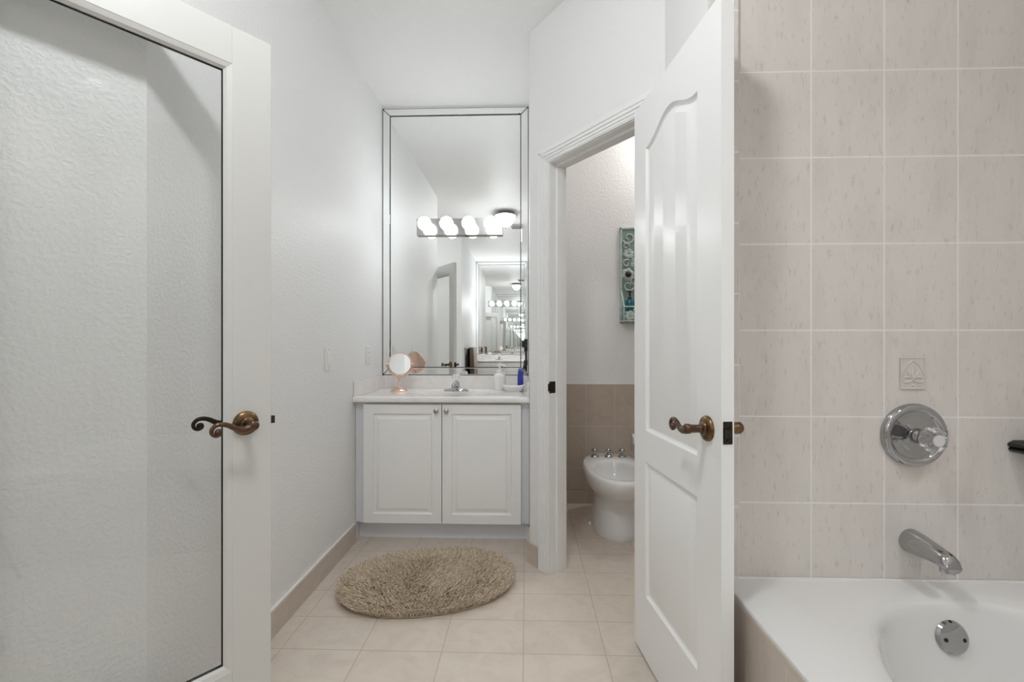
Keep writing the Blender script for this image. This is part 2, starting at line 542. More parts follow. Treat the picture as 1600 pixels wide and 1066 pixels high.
# angled wall holding the water closet doorway
dv = (Vector(D) - Vector(C)); LEN = dv.length; dv.normalize()
nv = Vector((-dv.y, dv.x))          # into the water closet: (.8, .6)
WT = 0.11
T0, T1, HEAD = 0.165, 0.782, 2.055
def wp(t, d): 
    q = Vector(C) + dv * t + nv * d
    return (q.x, q.y)
mb = MB()
mb.prism([wp(0, 0), wp(T0 - 0.018, 0), wp(T0 - 0.018, WT), wp(-0.03, WT)], 0, CEIL)
mb.prism([wp(T1 + 0.018, 0), wp(LEN, 0), wp(LEN, WT), wp(T1 + 0.018, WT)], 0, CEIL)
mb.prism([wp(T0 - 0.018, 0), wp(T1 + 0.018, 0), wp(T1 + 0.018, WT), wp(T0 - 0.018, WT)], HEAD + 0.018, CEIL)
structure(mb, 'wall_angled', WALL, 'white angled wall around the water closet doorway', 'wall')
structure(MB().box(D[0], E[1] + 0.0004, 0, D[0] + 0.035, D[1] + 0.03, CEIL), 'wall_return', WALL, 'narrow white wall behind the open panel door', 'wall')
structure(MB().box(E[0] + 0.0352, E[1], 0, 1.80, E[1] + TH, CEIL), 'wall_tub', TUBTILE, 'beige tiled wall above the tub with pale grout', 'wall')
# bullnose edge column standing a little proud at the left end of the tiled wall
structure(MB().box(E[0] - 0.003, E[1] - 0.009, 0, 0.610, E[1] - 0.0002, CEIL - 0.001), 'trim_2', BULLNOSE, 'narrow bullnose tile column edging the tub tile wall', 'tile trim', bevel=0.006)
# water closet
structure(MB().box(0.12, 3.31, 0, 1.85, 3.41, CEIL), 'wall_water_closet', WALL, 'white upper wall of the water closet above brown tile', 'wall')
structure(MB().box(1.75, 1.43, 0, 1.85, 3.31, CEIL), 'wall_water_closet_right', WALL, 'white right wall of the water closet', 'wall')
structure(MB().box(0.128, 3.302, 0.098, 1.74, 3.3098, 0.861), 'wall_wainscot', WAINSCOT, 'brown tile wainscot behind the bidet', 'tile wainscot', bevel=0.002)
structure(MB().box(0.1202, 2.50, 0.098, 0.128, 3.3098, 0.861), 'wall_wainscot_side', WAINSCOT_SIDE, 'brown tile wainscot on the left side of the water closet', 'tile wainscot')
structure(MB().box(0.12, 3.302, 0.861, 1.75, 3.3098, 0.867), 'trim_3', CAULK, 'pale cap line on top of the brown wainscot', 'trim')
structure(MB().box(0.128, 3.297, 0.0, 1.74, 3.3098, 0.096), 'baseboard_water_closet', WAINSCOT, 'brown tile baseboard behind the bidet', 'baseboard', bevel=0.002)

# baseboards
mb = MB().box(-0.9998, 1.18, 0, -0.988, 2.62, 0.106)
bl = structure(mb, 'baseboard_left', BASET, 'beige tile baseboard along the left wall', 'baseboard', bevel=0.0015)
MB().box(-0.9998, 1.18, 0.106, -0.990, 2.62, 0.112).build('caulk_line', CAULK, bl)
mb = MB().prism([wp(0.0, 0), wp(0.078, 0), wp(0.078, -0.012), wp(-0.008, -0.012)], 0, 0.106)
mb.box(0.008, 2.41, 0, 0.0199, 2.60, 0.106)
structure(mb, 'baseboard_angled', BASET, 'short beige tile baseboard left of the doorway', 'baseboard')
# mirrored baseboard far left
structure(MB().box(-0.9998, -2.0, 0, -0.988, -0.76, 0.106), 'baseboard_left_rear', BASET, 'beige tile baseboard on the wall by the far vanity', 'baseboard')

# door casing and jamb: stepped profile
tr = thing('trim_1', 'white moulded casing around the water closet doorway', 'door casing', (0, 0, 0), kind='structure')
mb = MB()
cas = [(0.000, 0.012), (0.012, 0.020), (0.030, 0.017), (0.046, 0.013), (0.060, 0.010), (0.072, 0.008), (0.078, 0.005)]
def casing_side(mb, t_in, sgn):
    for k in range(len(cas) - 1):
        a, b_ = cas[k], cas[k + 1]
        ta = t_in - sgn * (0.078 - a[0]); tb = t_in - sgn * (0.078 - b_[0])
        mb.prism([wp(ta, 0), wp(tb, 0), wp(tb, -a[1]), wp(ta, -a[1])], 0, HEAD + 0.078 - (a[0] if sgn > 0 else a[0]))
casing_side(mb, T0 - 0.004, 1)
mb.build('left_casing', TRIM, tr, bevel=0.0012)
mb = MB()
for k in range(len(cas) - 1):
    a, b_ = cas[k], cas[k + 1]
    ta = T1 + 0.004 + (0.078 - a[0]); tb = T1 + 0.004 + (0.078 - b_[0])
    if ta > LEN - 0.002: ta = LEN - 0.002
    if tb < ta:
        mb.prism([wp(tb, 0), wp(ta, 0), wp(ta, -a[1] * 0.6), wp(tb, -a[1] * 0.6)], 0, HEAD + 0.078 - a[0])
mb.build('right_casing', TRIM, tr)
mb = MB()
for k in range(len(cas) - 1):
    a, b_ = cas[k], cas[k + 1]
    z1 = HEAD + 0.004 + (0.078 - a[0]); z0 = HEAD + 0.004 + (0.078 - b_[0])
    mb.prism([wp(T0 - 0.004 - (0.078 - a[0]), 0), wp(min(T1 + 0.004 + 0.078 - a[0], LEN), 0), wp(min(T1 + 0.004 + 0.078 - a[0], LEN), -a[1]), wp(T0 - 0.004 - (0.078 - a[0]), -a[1])], z0, z1)
mb.build('head_casing', TRIM, tr, bevel=0.0012)
mb = MB()
mb.prism([wp(T0 - 0.018, 0), wp(T0, 0), wp(T0, WT), wp(T0 - 0.018, WT)], 0, HEAD)
mb.prism([wp(T1, 0), wp(T1 + 0.018, 0), wp(T1 + 0.018, WT), wp(T1, WT)], 0, HEAD)
mb.prism([wp(T0 - 0.018, 0), wp(T1 + 0.018, 0), wp(T1 + 0.018, WT), wp(T0 - 0.018, WT)], HEAD, HEAD + 0.018)
mb.build('jamb', TRIM, tr)
mb = MB()
mb.prism([wp(T0, 0.040), wp(T0 + 0.011, 0.040), wp(T0 + 0.011, 0.078), wp(T0, 0.078)], 0, HEAD - 0.011)
mb.prism([wp(T1 - 0.011, 0.040), wp(T1, 0.040), wp(T1, 0.078), wp(T1 - 0.011, 0.078)], 0, HEAD - 0.011)
mb.prism([wp(T0, 0.040), wp(T1, 0.040), wp(T1, 0.078), wp(T0, 0.078)], HEAD - 0.011, HEAD)
mb.build('door_stop', TRIM, tr)
# strike plate on the jamb
mb = MB()
mb.prism([wp(T0, -0.004), wp(T0 + 0.003, -0.006), wp(T0 + 0.003, 0.034), wp(T0, 0.034)], 0.905, 0.963)
mb.prism([wp(T0 + 0.003, -0.016), wp(T0 + 0.0055, -0.015), wp(T0 + 0.0055, 0.008), wp(T0 + 0.0005, 0.004)], 0.915, 0.953)
o = mb.build('strike_plate', DARKBRONZE, tr, bevel=0.002); o['label'] = 'dark bronze strike plate'

# ------------------------------------------------------------------ lever handle (local x towards hinge, y outwards)
def lever(parent, cx, cz, ysurf, sgn, mt_ros, mt_lev, drop=0.0):
    g = MB()
    g.lathe([(0.0, 0.0), (0.034, 0.0), (0.0345, 0.003), (0.032, 0.008), (0.026, 0.011), (0.019, 0.013), (0.017, 0.017), (0.0125, 0.020)],
            (cx, ysurf, cz), 'y' if sgn > 0 else '-y', 36)
    ros = g.build('rosette', mt_ros, parent, smooth=40)
    g = MB()
    yb = ysurf + sgn * 0.018
    g.lathe([(0.0115, 0.0), (0.0105, 0.012), (0.0115, 0.03), (0.0135, 0.034), (0.0135, 0.044), (0.010, 0.048), (0.0, 0.049)], (cx, yb, cz), 'y' if sgn > 0 else '-y', 24)
    yl = yb + sgn * 0.038
    path = [(0.0, 0, -0.002), (0.012, 0.001, -0.006), (0.028, 0.002, -0.008), (0.045, 0.002, -0.002), (0.062, 0.001, 0.008), (0.078, 0.0, 0.013),
            (0.092, 0.0, 0.011), (0.101, 0.0, 0.001), (0.100, 0, -0.010), (0.091, 0, -0.016), (0.082, 0, -0.012), (0.082, 0, -0.005), (0.087, 0, -0.004)]
    rad = [0.0105, 0.0105, 0.009, 0.0078, 0.007, 0.0062, 0.0056, 0.0052, 0.005, 0.005, 0.0058, 0.0062, 0.006]
    g.tube([(cx + p[0], yl + sgn * p[1], cz + p[2]) for p in path], rad, 12, smooth=5)
    g.sphere((cx + 0.087, yl, cz - 0.006), 0.0075, 16, 10)
    lv = g.build('lever', mt_lev, parent, smooth=50)
    return ros, lv

def latch(parent, z, th):
    g = MB().box(-0.0015, -th / 2 - 0.0125, z - 0.029, 0.0005, -th / 2 + 0.0125, z + 0.029)
    lp = g.build('latch_plate', DARKBRONZE, parent, bevel=0.003)
    g = MB()
    g.prism([(-0.0005, -th / 2 - 0.009), (-0.004, -th / 2 - 0.009), (-0.014, -th / 2 + 0.010), (-0.0005, -th / 2 + 0.010)], z - 0.011, z + 0.011)
    g.build('latch_bolt', DARKBRONZE, lp)
    for dz in (-0.021, 0.021):
        MB().lathe([(0.004, 0), (0.0035, 0.0015), (0.0, 0.002)], (-0.0015, -th / 2, z + dz), '-x', 12).build('screw', BLACK, lp)

# ---- door_1: glazed door on the left, folded back against the angled wall
g0 = Vector((-0.757, 1.329)); gd = Vector((-0.615, -0.79)).normalized()
GW, GH, GT = 0.71, 2.03, 0.035
gdoor = thing('door_1', 'open white framed glass door with a brass lever, on the left', 'door', (g0.x, g0.y, 0.01), math.atan2(gd.y, gd.x), kind='structure')
ST, BR = 0.104, 0.225
mb = MB()
mb.box(0, -GT, 0, ST, 0, GH); mb.box(GW - ST, -GT, 0, GW, 0, GH)
mb.box(ST, -GT, GH - 0.106, GW - ST, 0, GH); mb.box(ST, -GT, 0, GW - ST, 0, BR)
mb.build('frame', GDOORP, gdoor, bevel=0.0015)
# glazing bead: sloping ring on both faces
mb = MB()
for ys, yi in ((0.0, -0.013), (-GT, -GT + 0.013)):
    o4 = [(ST, BR), (GW - ST, BR), (GW - ST, GH - 0.106), (ST, GH - 0.106)]
    rings = [[(q[0], ys - math.copysign(0.001, ys - yi), q[1]) for q in o4]]
    for ins, t in ((0.006, 0.25), (0.012, 0.45), (0.019, 1.0)):
        rings.append([(q[0], ys + (yi - ys) * t, q[1]) for q in inset(o4, ins)])
    mb.loft(rings, False, False)
mb.build('glazing_bead', GDOORP, gdoor)
mb = MB()
o4 = inset([(ST, BR), (GW - ST, BR), (GW - ST, GH - 0.106), (ST, GH - 0.106)], 0.017)
i4 = inset(o4, 0.0032)
for ys in (-0.0128, -GT + 0.0128):
    mb.add([(q[0], ys, q[1]) for q in o4] + [(q[0], ys, q[1]) for q in i4], [(k, (k + 1) % 4, 4 + (k + 1) % 4, 4 + k) for k in range(4)])
mb.build('glazing_seal', SEAM, gdoor)
mb = MB().box(ST + 0.004, -GT / 2 - 0.002, BR + 0.004, GW - ST - 0.004, -GT / 2 + 0.002, GH - 0.110)
o = mb.build('glass_pane', PANE, gdoor); o['label'] = 'clear glass pane'
lever(gdoor, 0.070, 0.915, 0.0, 1, BRONZE, BROWNBRONZE)
lever(gdoor, 0.070, 0.915, -GT, -1, BRONZE, DARKBRONZE)
latch(gdoor, 0.915, GT)

# ---- door_2: panel door to the water closet, standing open
hd = Vector((0.418, 1.768)); ed = Vector((0.1236, -0.9923)).normalized()
DW, DH, DT = 0.607, 2.03, 0.034
o2 = hd + ed * DW
tdoor = thing('door_2', 'open white two-panel door with an arched top panel beside the tub', 'door', (o2.x, o2.y, 0.01), math.atan2(-ed.y, -ed.x), kind='structure')
xa, xb = 0.122, 0.497
def arch(x):
    t = (x - xa) / (xb - xa)
    k = abs(2 * t - 1)                      # 1 at the ends, 0 in the middle
    return 1.848 + 0.056 * (0.5 + 0.5 * math.cos(PI * min(1, k / 0.94)))
pans = [(xa, xb, 0.228, lambda x: 0.714), (xa, xb, 0.828, arch)]
prof = [(0, 0), (0.002, 0.003), (0.006, 0.0085), (0.011, 0.0105), (0.016, 0.010), (0.037, 0.002)]
mb = MB()
panel_face(mb, DW, DH, pans, prof, lambda x, z, d: (x, d, z))
panel_face(mb, DW, DH, pans, prof, lambda x, z, d: (x, -DT - d, z))
mb.add([(0, 0, 0), (0, -DT, 0), (0, -DT, DH), (0, 0, DH)], [(0, 1, 2, 3)])
mb.add([(DW, 0, 0), (DW, -DT, 0), (DW, -DT, DH), (DW, 0, DH)], [(0, 1, 2, 3)])
mb.add([(0, 0, 0), (0, -DT, 0), (DW, -DT, 0), (DW, 0, 0)], [(0, 1, 2, 3)])
mb.add([(0, 0, DH), (0, -DT, DH), (DW, -DT, DH), (DW, 0, DH)], [(0, 1, 2, 3)])
ob = mb.build('door_panel', DOORP, tdoor)
bm = bmesh.new(); bm.from_mesh(ob.data)
bmesh.ops.remove_doubles(bm, verts=bm.verts, dist=1e-5)
bmesh.ops.recalc_face_normals(bm, faces=bm.faces)
bm.to_mesh(ob.data); bm.free()
ob.data.shade_smooth(); ob.data.set_sharp_from_angle(angle=math.radians(22))
lever(tdoor, 0.066, 0.915, 0.0, 1, BRONZE, BROWNBRONZE)
# turn piece on the far face
mb = MB().lathe([(0.0, 0), (0.034, 0), (0.0345, 0.003), (0.032, 0.008), (0.019, 0.013), (0.012, 0.02), (0.011, 0.035), (0.016, 0.042), (0.016, 0.056), (0.011, 0.062), (0, 0.063)],
                (0.066, -DT, 0.915), '-y', 30)
mb.build('rear_handle', BRONZE, tdoor, smooth=40)
latch(tdoor, 0.915, DT)
for hz in (0.25, 1.05, 1.82):
    MB().lathe([(0.0075, 0), (0.0075, 0.09)], (DW + 0.008, -DT + 0.004, hz), 'z', 14).build('hinge', BRONZE, tdoor, smooth=40)

# ------------------------------------------------------------------ vanity (local: origin at the floor, centre of the back wall, y towards the room is negative)
VC = -0.49            # vanity centre line
VW = 1.02             # between the alcove walls
CT = 0.845            # countertop height
def build_vanity(loc, rot, lab):
    cb = thing('vanity_cabinet', lab['cabinet'], 'vanity cabinet', loc, rot, group='white vanity cabinets')
    hw = VW / 2 - 0.002
    mb = MB()
    mb.box(-hw, -0.502, 0.108, -hw + 0.018, -0.001, 0.812).box(hw - 0.018, -0.502, 0.108, hw, -0.001, 0.812)
    mb.box(-hw + 0.018, -0.502, 0.108, hw - 0.018, -0.001, 0.126).box(-hw + 0.018, -0.012, 0.126, hw - 0.018, -0.001, 0.812)
    mb.box(-hw + 0.018, -0.502, 0.126, -hw + 0.060, -0.483, 0.812).box(hw - 0.055, -0.502, 0.126, hw - 0.018, -0.483, 0.812)
    mb.box(-hw + 0.060, -0.502, 0.790, hw - 0.055, -0.483, 0.812).box(-0.02, -0.502, 0.126, 0.028, -0.483, 0.790)
    mb.build('body', KICK_SHADEP, cb, bevel=0.001)  # shade of the filler strips put into the colour, darker than the doors
    mb = MB().box(-hw + 0.03, -0.452, 0.0, hw, -0.02, 0.108)
    mb.box(-hw, -0.440, 0.0, -hw + 0.03, -0.02, 0.108)
    mb.build('toe_kick', KICK_SHADEP, cb)
    for (x0, x1, kx) in ((-0.453, 0.0015, -0.026), (0.0065, 0.461, 0.032)):
        mb = MB()
        W_, H_, T_ = x1 - x0, 0.688, 0.019
        z0 = 0.114
        pr = [(0, 0), (0.002, 0.005), (0.006, 0.0105), (0.010, 0.0115), (0.014, 0.011), (0.034, 0.0015)]
        pn = [(0.054, W_ - 0.054, 0.052, lambda x, H_=H_: H_ - 0.054)]
        yf = -0.5085 - T_
        panel_face(mb, W_ , H_, pn, pr, lambda x, z, d: (x0 + x, yf - d, z0 + z))
        mb.add([(x0, yf, z0), (x1, yf, z0), (x1, yf, z0 + H_), (x0, yf, z0 + H_), (x0, -0.5085, z0), (x1, -0.5085, z0), (x1, -0.5085, z0 + H_), (x0, -0.5085, z0 + H_)],
               [(4, 5, 6, 7), (0, 1, 5, 4), (1, 2, 6, 5), (2, 3, 7, 6), (3, 0, 4, 7)])
        d_ = mb.build('cabinet_door', CABP, cb)
        bm = bmesh.new(); bm.from_mesh(d_.data)
        bmesh.ops.remove_doubles(bm, verts=bm.verts, dist=1e-5)
        bmesh.ops.recalc_face_normals(bm, faces=bm.faces)
        bm.to_mesh(d_.data); bm.free()
        d_.data.shade_smooth(); d_.data.set_sharp_from_angle(angle=math.radians(22))
        k_ = MB().lathe([(0.0055, 0), (0.005, 0.010), (0.009, 0.014), (0.0142, 0.018), (0.0142, 0.022), (0.009, 0.026), (0.0, 0.027)], (kx, yf, 0.766), '-y', 24)
        k_.build('knob', NICKEL, d_, smooth=40)
    # countertop with integral bowl
    ct = thing('vanity_countertop', lab['counter'], 'countertop', (loc[0], loc[1], CT - 0.031), rot, group='cultured marble countertops')
    hw = VW / 2 - 0.0015
    y0, y1 = -0.552, -0.0015
    zt = 0.031
    out, inn = ellipse_rect(0.03, -0.285, 0.235, 0.165, -hw, hw, y0, y1, 72)
    def shrink(d):
        return [(min(max(q[0], -hw), hw), max(q[1], y0 + d)) for q in out]
    rings = [[(q[0], q[1], 0.0) for q in shrink(0.05)],
             [(q[0], q[1], 0.0) for q in shrink(0.008)], [(q[0], q[1], 0.002) for q in shrink(0.003)], [(q[0], q[1], 0.008) for q in shrink(0)],
             [(q[0], q[1], zt - 0.010) for q in shrink(0)], [(q[0], q[1], zt - 0.003) for q in shrink(0.003)], [(q[0], q[1], zt) for q in shrink(0.010)]]
    for s_, z_ in ((1.05, zt), (1.01, zt - 0.002), (0.985, zt - 0.010), (0.96, zt - 0.03), (0.88, zt - 0.08), (0.68, zt - 0.115), (0.35, zt - 0.125), (0.08, zt - 0.127)):
        rings.append([(q[0], q[1], z_) for q in inn(s_)])
    mb = MB().loft(rings, False, True)
    mb.build('slab', MARBLE, ct, smooth=35)
    MB().lathe([(0.022, 0.0), (0.022, 0.003), (0.015, 0.004), (0.0, 0.0045)], (0.03, -0.285, zt - 0.1265), 'z', 24).build('drain', CHROME, ct, smooth=40)
    MB().box(-hw, -0.020, zt, hw, -0.0015, zt + 0.089).build('backsplash', MARBLE, ct, bevel=0.002)
    MB().box(-hw, -0.535, zt, -hw + 0.019, -0.0205, zt + 0.089).build('side_splash', MARBLE, ct, bevel=0.002)
    MB().box(hw - 0.012, -0.535, zt, hw, -0.0205, zt + 0.089).build('side_splash', MARBLE, ct, bevel=0.002)
    # faucet
    fc = thing('faucet', lab['faucet'], 'faucet', Matrix.Rotation(rot, 4, 'Z') @ Vector((0.036, -0.195, 0)) + Vector((loc[0], loc[1], CT)), rot, group='chrome basin faucets')
    ring = [(0.080 * math.copysign(abs(math.cos(t)) ** 0.8, math.cos(t)), 0.026 * math.copysign(abs(math.sin(t)) ** 0.8, math.sin(t))) for t in [2 * PI * i / 40 for i in range(40)]]
    mb = MB().loft([[(x, y, 0.0) for x, y in ring], [(x, y, 0.005) for x, y in ring], [(x * 0.93, y * 0.9, 0.011) for x, y in ring],
                    [(x * 0.45, y * 0.8, 0.018) for x, y in ring], [(x * 0.30, y * 0.75, 0.022) for x, y in ring]])
    mb.build('base_plate', CHROME, fc, smooth=50)
    mb = MB().lathe([(0.024, 0.010), (0.022, 0.03), (0.0215, 0.048), (0.019, 0.056), (0.012, 0.062), (0.008, 0.072), (0.007, 0.075)], (0, 0, 0), 'z', 28)
    mb.build('valve_body', CHROME, fc, smooth=45)
    mb = MB().tube([(0, -0.004, 0.034), (0, -0.04, 0.046), (0, -0.080, 0.050), (0, -0.108, 0.044), (0, -0.113, 0.033)], [0.017, 0.0155, 0.014, 0.0135, 0.012], 16, smooth=5)
    mb.build('spout', CHROME, fc, smooth=50)
    hd_ = MB()
    prof_ = [(0.008, 0.070), (0.016, 0.074), (0.025, 0.083), (0.027, 0.094), (0.023, 0.104), (0.014, 0.110), (0.0, 0.111)]
    rr = []
    for r_, h_ in prof_:
        rr.append([((r_ * (1 + 0.07 * math.cos(6 * 2 * PI * i / 48)) + 1e-5) * math.cos(2 * PI * i / 48), (r_ * (1 + 0.07 * math.cos(6 * 2 * PI * i / 48)) + 1e-5) * math.sin(2 * PI * i / 48), h_) for i in range(48)])
    hd_.loft(rr)
    o = hd_.build('handle', CRYSTAL, fc, smooth=50); o['label'] = 'clear acrylic knob handle'
    return cb, ct, fc

def build_mirror(loc, rot, lab):
    """origin at the bottom middle of the glass on the wall"""
    mr = thing('wall_mirror', lab, 'mirror', loc, rot, group='frameless wall mirrors with mitred borders')
    hw = VW / 2 - 0.004
    HT = 1.848
    bw = 0.052
    MB().box(-hw, -0.006, 0.0, hw, -0.0005, HT).build('glass', MIRROR, mr)
    oc = [(-hw, 0.0), (hw, 0.0), (hw, HT), (-hw, HT)]
    ic = inset(oc, bw)
    for k in range(4):
        j = (k + 1) % 4
        q = inset([oc[k], oc[j], ic[j], ic[k]], 0.0036)
        q2 = inset([oc[k], oc[j], ic[j], ic[k]], 0.0062)
        mb = MB().loft([[(p[0], -0.0062, p[1]) for p in q], [(p[0], -0.0085, p[1]) for p in q], [(p[0], -0.0100, p[1]) for p in q2]])
        mb.build('border_strip', MIRROR, mr)
    # dark joints round the strips
    mb = MB()
    for a_, b_ in ((oc, inset(oc, 0.0060)), (inset(oc, bw - 0.0025), inset(oc, bw + 0.0036))):
        mb.add([(p[0], -0.0064, p[1]) for p in a_] + [(p[0], -0.0064, p[1]) for p in b_], [(k, (k + 1) % 4, 4 + (k + 1) % 4, 4 + k) for k in range(4)])
        mb.loft([[(p[0], -0.0061, p[1]) for p in a_], [(p[0], -0.0078, p[1]) for p in a_], [(p[0], -0.0078, p[1]) for p in b_], [(p[0], -0.0061, p[1]) for p in b_]], False, False)
    for k in (2, 3, 0, 1):
        a_ = Vector(oc[k]); b_ = Vector(ic[k]); d_ = (b_ - a_).normalized(); n_ = Vector((-d_.y, d_.x)) * 0.0022
        ps = [a_ + n_, b_ + n_, b_ - n_, a_ - n_]
        mb.loft([[(p.x, -0.0061, p.y) for p in ps], [(p.x, -0.0078, p.y) for p in ps]])
    mb.build('edge_joint', SEAM, mr)
    return mr

def build_light(loc, rot, lab, bm_):
    """origin at the bottom middle of the back plate on the mirror"""
    lt = thing('vanity_light', lab, 'light fixture', loc, rot, group='four-bulb vanity light bars')
    mb = MB().box(-0.296, -0.028, 0.0, 0.296, 0.0, 0.116)
    mb.build('back_plate', BRUSHED, lt, bevel=0.003)
    for x in (-0.222, -0.074, 0.074, 0.222):
        s_ = MB().lathe([(0.021, 0.0), (0.021, 0.012), (0.018, 0.016), (0.0175, 0.046), (0.0, 0.047)], (x, -0.028, 0.058), '-y', 24).build('socket', BRUSHED, lt, smooth=40)
        pr = [(0.012, 0.0), (0.0145, 0.006), (0.020, 0.012)]
        R_, c_ = 0.0445, 0.052
        for k in range(1, 15):
            a_ = PI * (1 - k / 15.0) + 0.0
            r_ = R_ * math.sin(a_); h_ = c_ + R_ * math.cos(a_)
            if h_ > 0.013: pr.append((r_, h_))
        pr.append((0.0, c_ + R_))
        bo = MB().lathe(pr, (x, -0.066, 0.058), '-y', 32).build('bulb', bm_, lt, smooth=60)
        bo['label'] = 'lit white globe bulb'
    return lt

vloc = (VC, 3.14, 0.0)
build_vanity(vloc, 0.0, {'cabinet': 'white two-door vanity cabinet with nickel knobs under the marble countertop',
                         'counter': 'white marble vanity countertop holding the rose gold mirror and blue bottle',
                         'faucet': 'chrome faucet with clear knob handle in the middle of the near countertop'})
build_mirror((VC, 3.14, 0.937), 0.0, 'tall wall mirror with mitred mirror border above the near vanity')
build_light((-0.456, 3.1335, 1.897), 0.0, 'chrome four-bulb light bar mounted on the near tall mirror', BULBM)
# the far vanity, behind the camera, seen in the mirror
def flip_loc(x): return 2 * VC - x
build_vanity((VC, -2.80, 0.0), PI, {'cabinet': 'white vanity cabinet at the far end, seen only in the mirror',
                                    'counter': 'marble countertop of the far vanity, seen in the mirror',
                                    'faucet': 'chrome faucet on the far vanity, seen in the mirror'})
build_mirror((VC, -2.80, 0.937), PI, 'second tall mirror on the far wall, seen inside the near mirror')
build_light((-0.456, -2.7935, 1.897), PI, 'second four-bulb light bar on the far mirror, seen in reflection', BULBM2)

# ------------------------------------------------------------------ things on the countertop
mk = thing('makeup_mirror', 'round rose gold makeup mirror on a stand at the left of the countertop', 'mirror', (-0.822, 2.93, CT), 0.0)
MB().lathe([(0.0, 0), (0.052, 0), (0.053, 0.004), (0.047, 0.012), (0.030, 0.020), (0.012, 0.026), (0.007, 0.034), (0.0, 0.034)], (0, 0, 0), 'z', 36).build('base', ROSE, mk, smooth=40)
MB().lathe([(0.0065, 0.028), (0.006, 0.045), (0.0085, 0.05), (0.0055, 0.056), (0.005, 0.095), (0.008, 0.099), (0.006, 0.104)], (0, 0, 0), 'z', 18).build('stem', ROSE, mk, smooth=40)
cc = Vector((0.004, 0.0, 0.176))
nd = Vector((0.30, -0.93, 0.14)).normalized()
qq = Vector((0, 0, 1)).rotation_difference(nd)
def ringpts(r, h, n=40, a0=0.0, a1=2 * PI):
    return [cc + qq @ Vector((r * math.cos(a0 + (a1 - a0) * i / n), r * math.sin(a0 + (a1 - a0) * i / n), h)) for i in range(n + 1)]
# yoke: half ring from the stem up to both sides, in a vertical plane
yk = []
side = nd.cross(Vector((0, 0, 1))).normalized()
upv = Vector((0, 0, 1))
for i in range(25):
    a_ = PI + PI * i / 24
    yk.append(cc + side * 0.083 * math.cos(a_) + upv * 0.083 * math.sin(a_))
g = MB().tube(yk, 0.0035, 10)
for s_ in (-1, 1):
    g.tube([cc + side * 0.074 * s_, cc + side * 0.089 * s_], 0.0055, 12)
g.build('yoke', ROSE, mk, smooth=50)
MB().lathe([(0.0, -0.006), (0.070, -0.006), (0.076, -0.004), (0.0775, 0.0), (0.076, 0.004), (0.070, 0.006), (0.0685, 0.0045), (0.0, 0.0045)], cc, dir3=nd, seg=48).build('frame', ROSE, mk, smooth=40)
MB().lathe([(0.0, 0.0046), (0.0682, 0.0046), (0.0682, 0.0056), (0.0, 0.0058)], cc, dir3=nd, seg=48).build('glass', MIRROR, mk, smooth=30)

sd = thing('soap_dispenser', 'white ceramic soap dispenser left of the soap dish', 'soap dispenser', (-0.176, 3.02, CT))
MB().lathe([(0.0, 0), (0.038, 0), (0.040, 0.004), (0.040, 0.085), (0.037, 0.100), (0.026, 0.110), (0.018, 0.114), (0.0, 0.114)], (0, 0, 0), 'z', 32).build('bottle', GLAZE, sd, smooth=40)
MB().lathe([(0.018, 0.112), (0.019, 0.125), (0.014, 0.130), (0.0065, 0.132), (0.0065, 0.160), (0.014, 0.161), (0.015, 0.168), (0.012, 0.174), (0.0, 0.175)], (0, 0, 0), 'z', 24).build('pump', WHITEPL, sd, smooth=40)
g = MB().tube([(0, 0, 0.167), (0.02, -0.012, 0.168), (0.044, -0.024, 0.160)], [0.006, 0.005, 0.004], 10)
g.build('nozzle', WHITEPL, sd, smooth=40)

N_ = 48
def oval(a, b_, z, dz=0.0, cx=0.0):
    return [(cx + a * math.cos(2 * PI * i / N_), b_ * math.sin(2 * PI * i / N_), z + dz * (abs(math.cos(2 * PI * i / N_)) ** 3)) for i in range(N_)]
dish = MB().loft([oval(0.045, 0.030, 0.0), oval(0.050, 0.034, 0.006), oval(0.062, 0.042, 0.018), oval(0.076, 0.050, 0.031, 0.010), oval(0.0785, 0.052, 0.0345, 0.012),
                  oval(0.0755, 0.0495, 0.035, 0.012), oval(0.060, 0.040, 0.021), oval(0.045, 0.03, 0.013), oval(0.01, 0.008, 0.012)])
o = dish.build('soap_dish', GLAZE, None, smooth=50, loc=(-0.080, 2.93, CT))
tag(o, 'white oval soap dish with raised ends in front of the blue bottle', 'soap dish')
bb = thing('toiletry_bottle', 'small dark blue bottle behind the white soap dish', 'bottle', (-0.038, 3.035, CT))
MB().lathe([(0.0, 0), (0.018, 0), (0.0195, 0.003), (0.0195, 0.085), (0.0185, 0.09), (0.0, 0.09)], (0, 0, 0), 'z', 28).build('bottle', BLUE, bb, smooth=40)
MB().lathe([(0.0165, 0.089), (0.0175, 0.092), (0.0165, 0.128), (0.013, 0.132), (0, 0.132)], (0, 0, 0), 'z', 28).build('cap', BLUE, bb, smooth=40)

# far countertop bits, seen small in the mirror
o = MB().box(-0.055, -0.055, 0, 0.055, 0.055, 0.11).build('tissue_box', WHITEPL, None, bevel=0.004, loc=(-0.86, -2.60, CT))
tag(o, 'white tissue box on the far countertop, seen in the mirror', 'tissue box')
fb = thing('lotion_bottle', 'white lotion bottle on the far countertop beside the tissue box', 'bottle', (-0.72, -2.62, CT))
MB().lathe([(0, 0), (0.026, 0), (0.027, 0.004), (0.026, 0.13), (0.012, 0.145), (0.011, 0.16), (0, 0.16)], (0, 0, 0), 'z', 24).build('bottle', GLAZE, fb, smooth=40)
MB().lathe([(0.013, 0.155), (0.013, 0.185), (0, 0.186)], (0, 0, 0), 'z', 20).build('cap', TANT, fb, smooth=40)

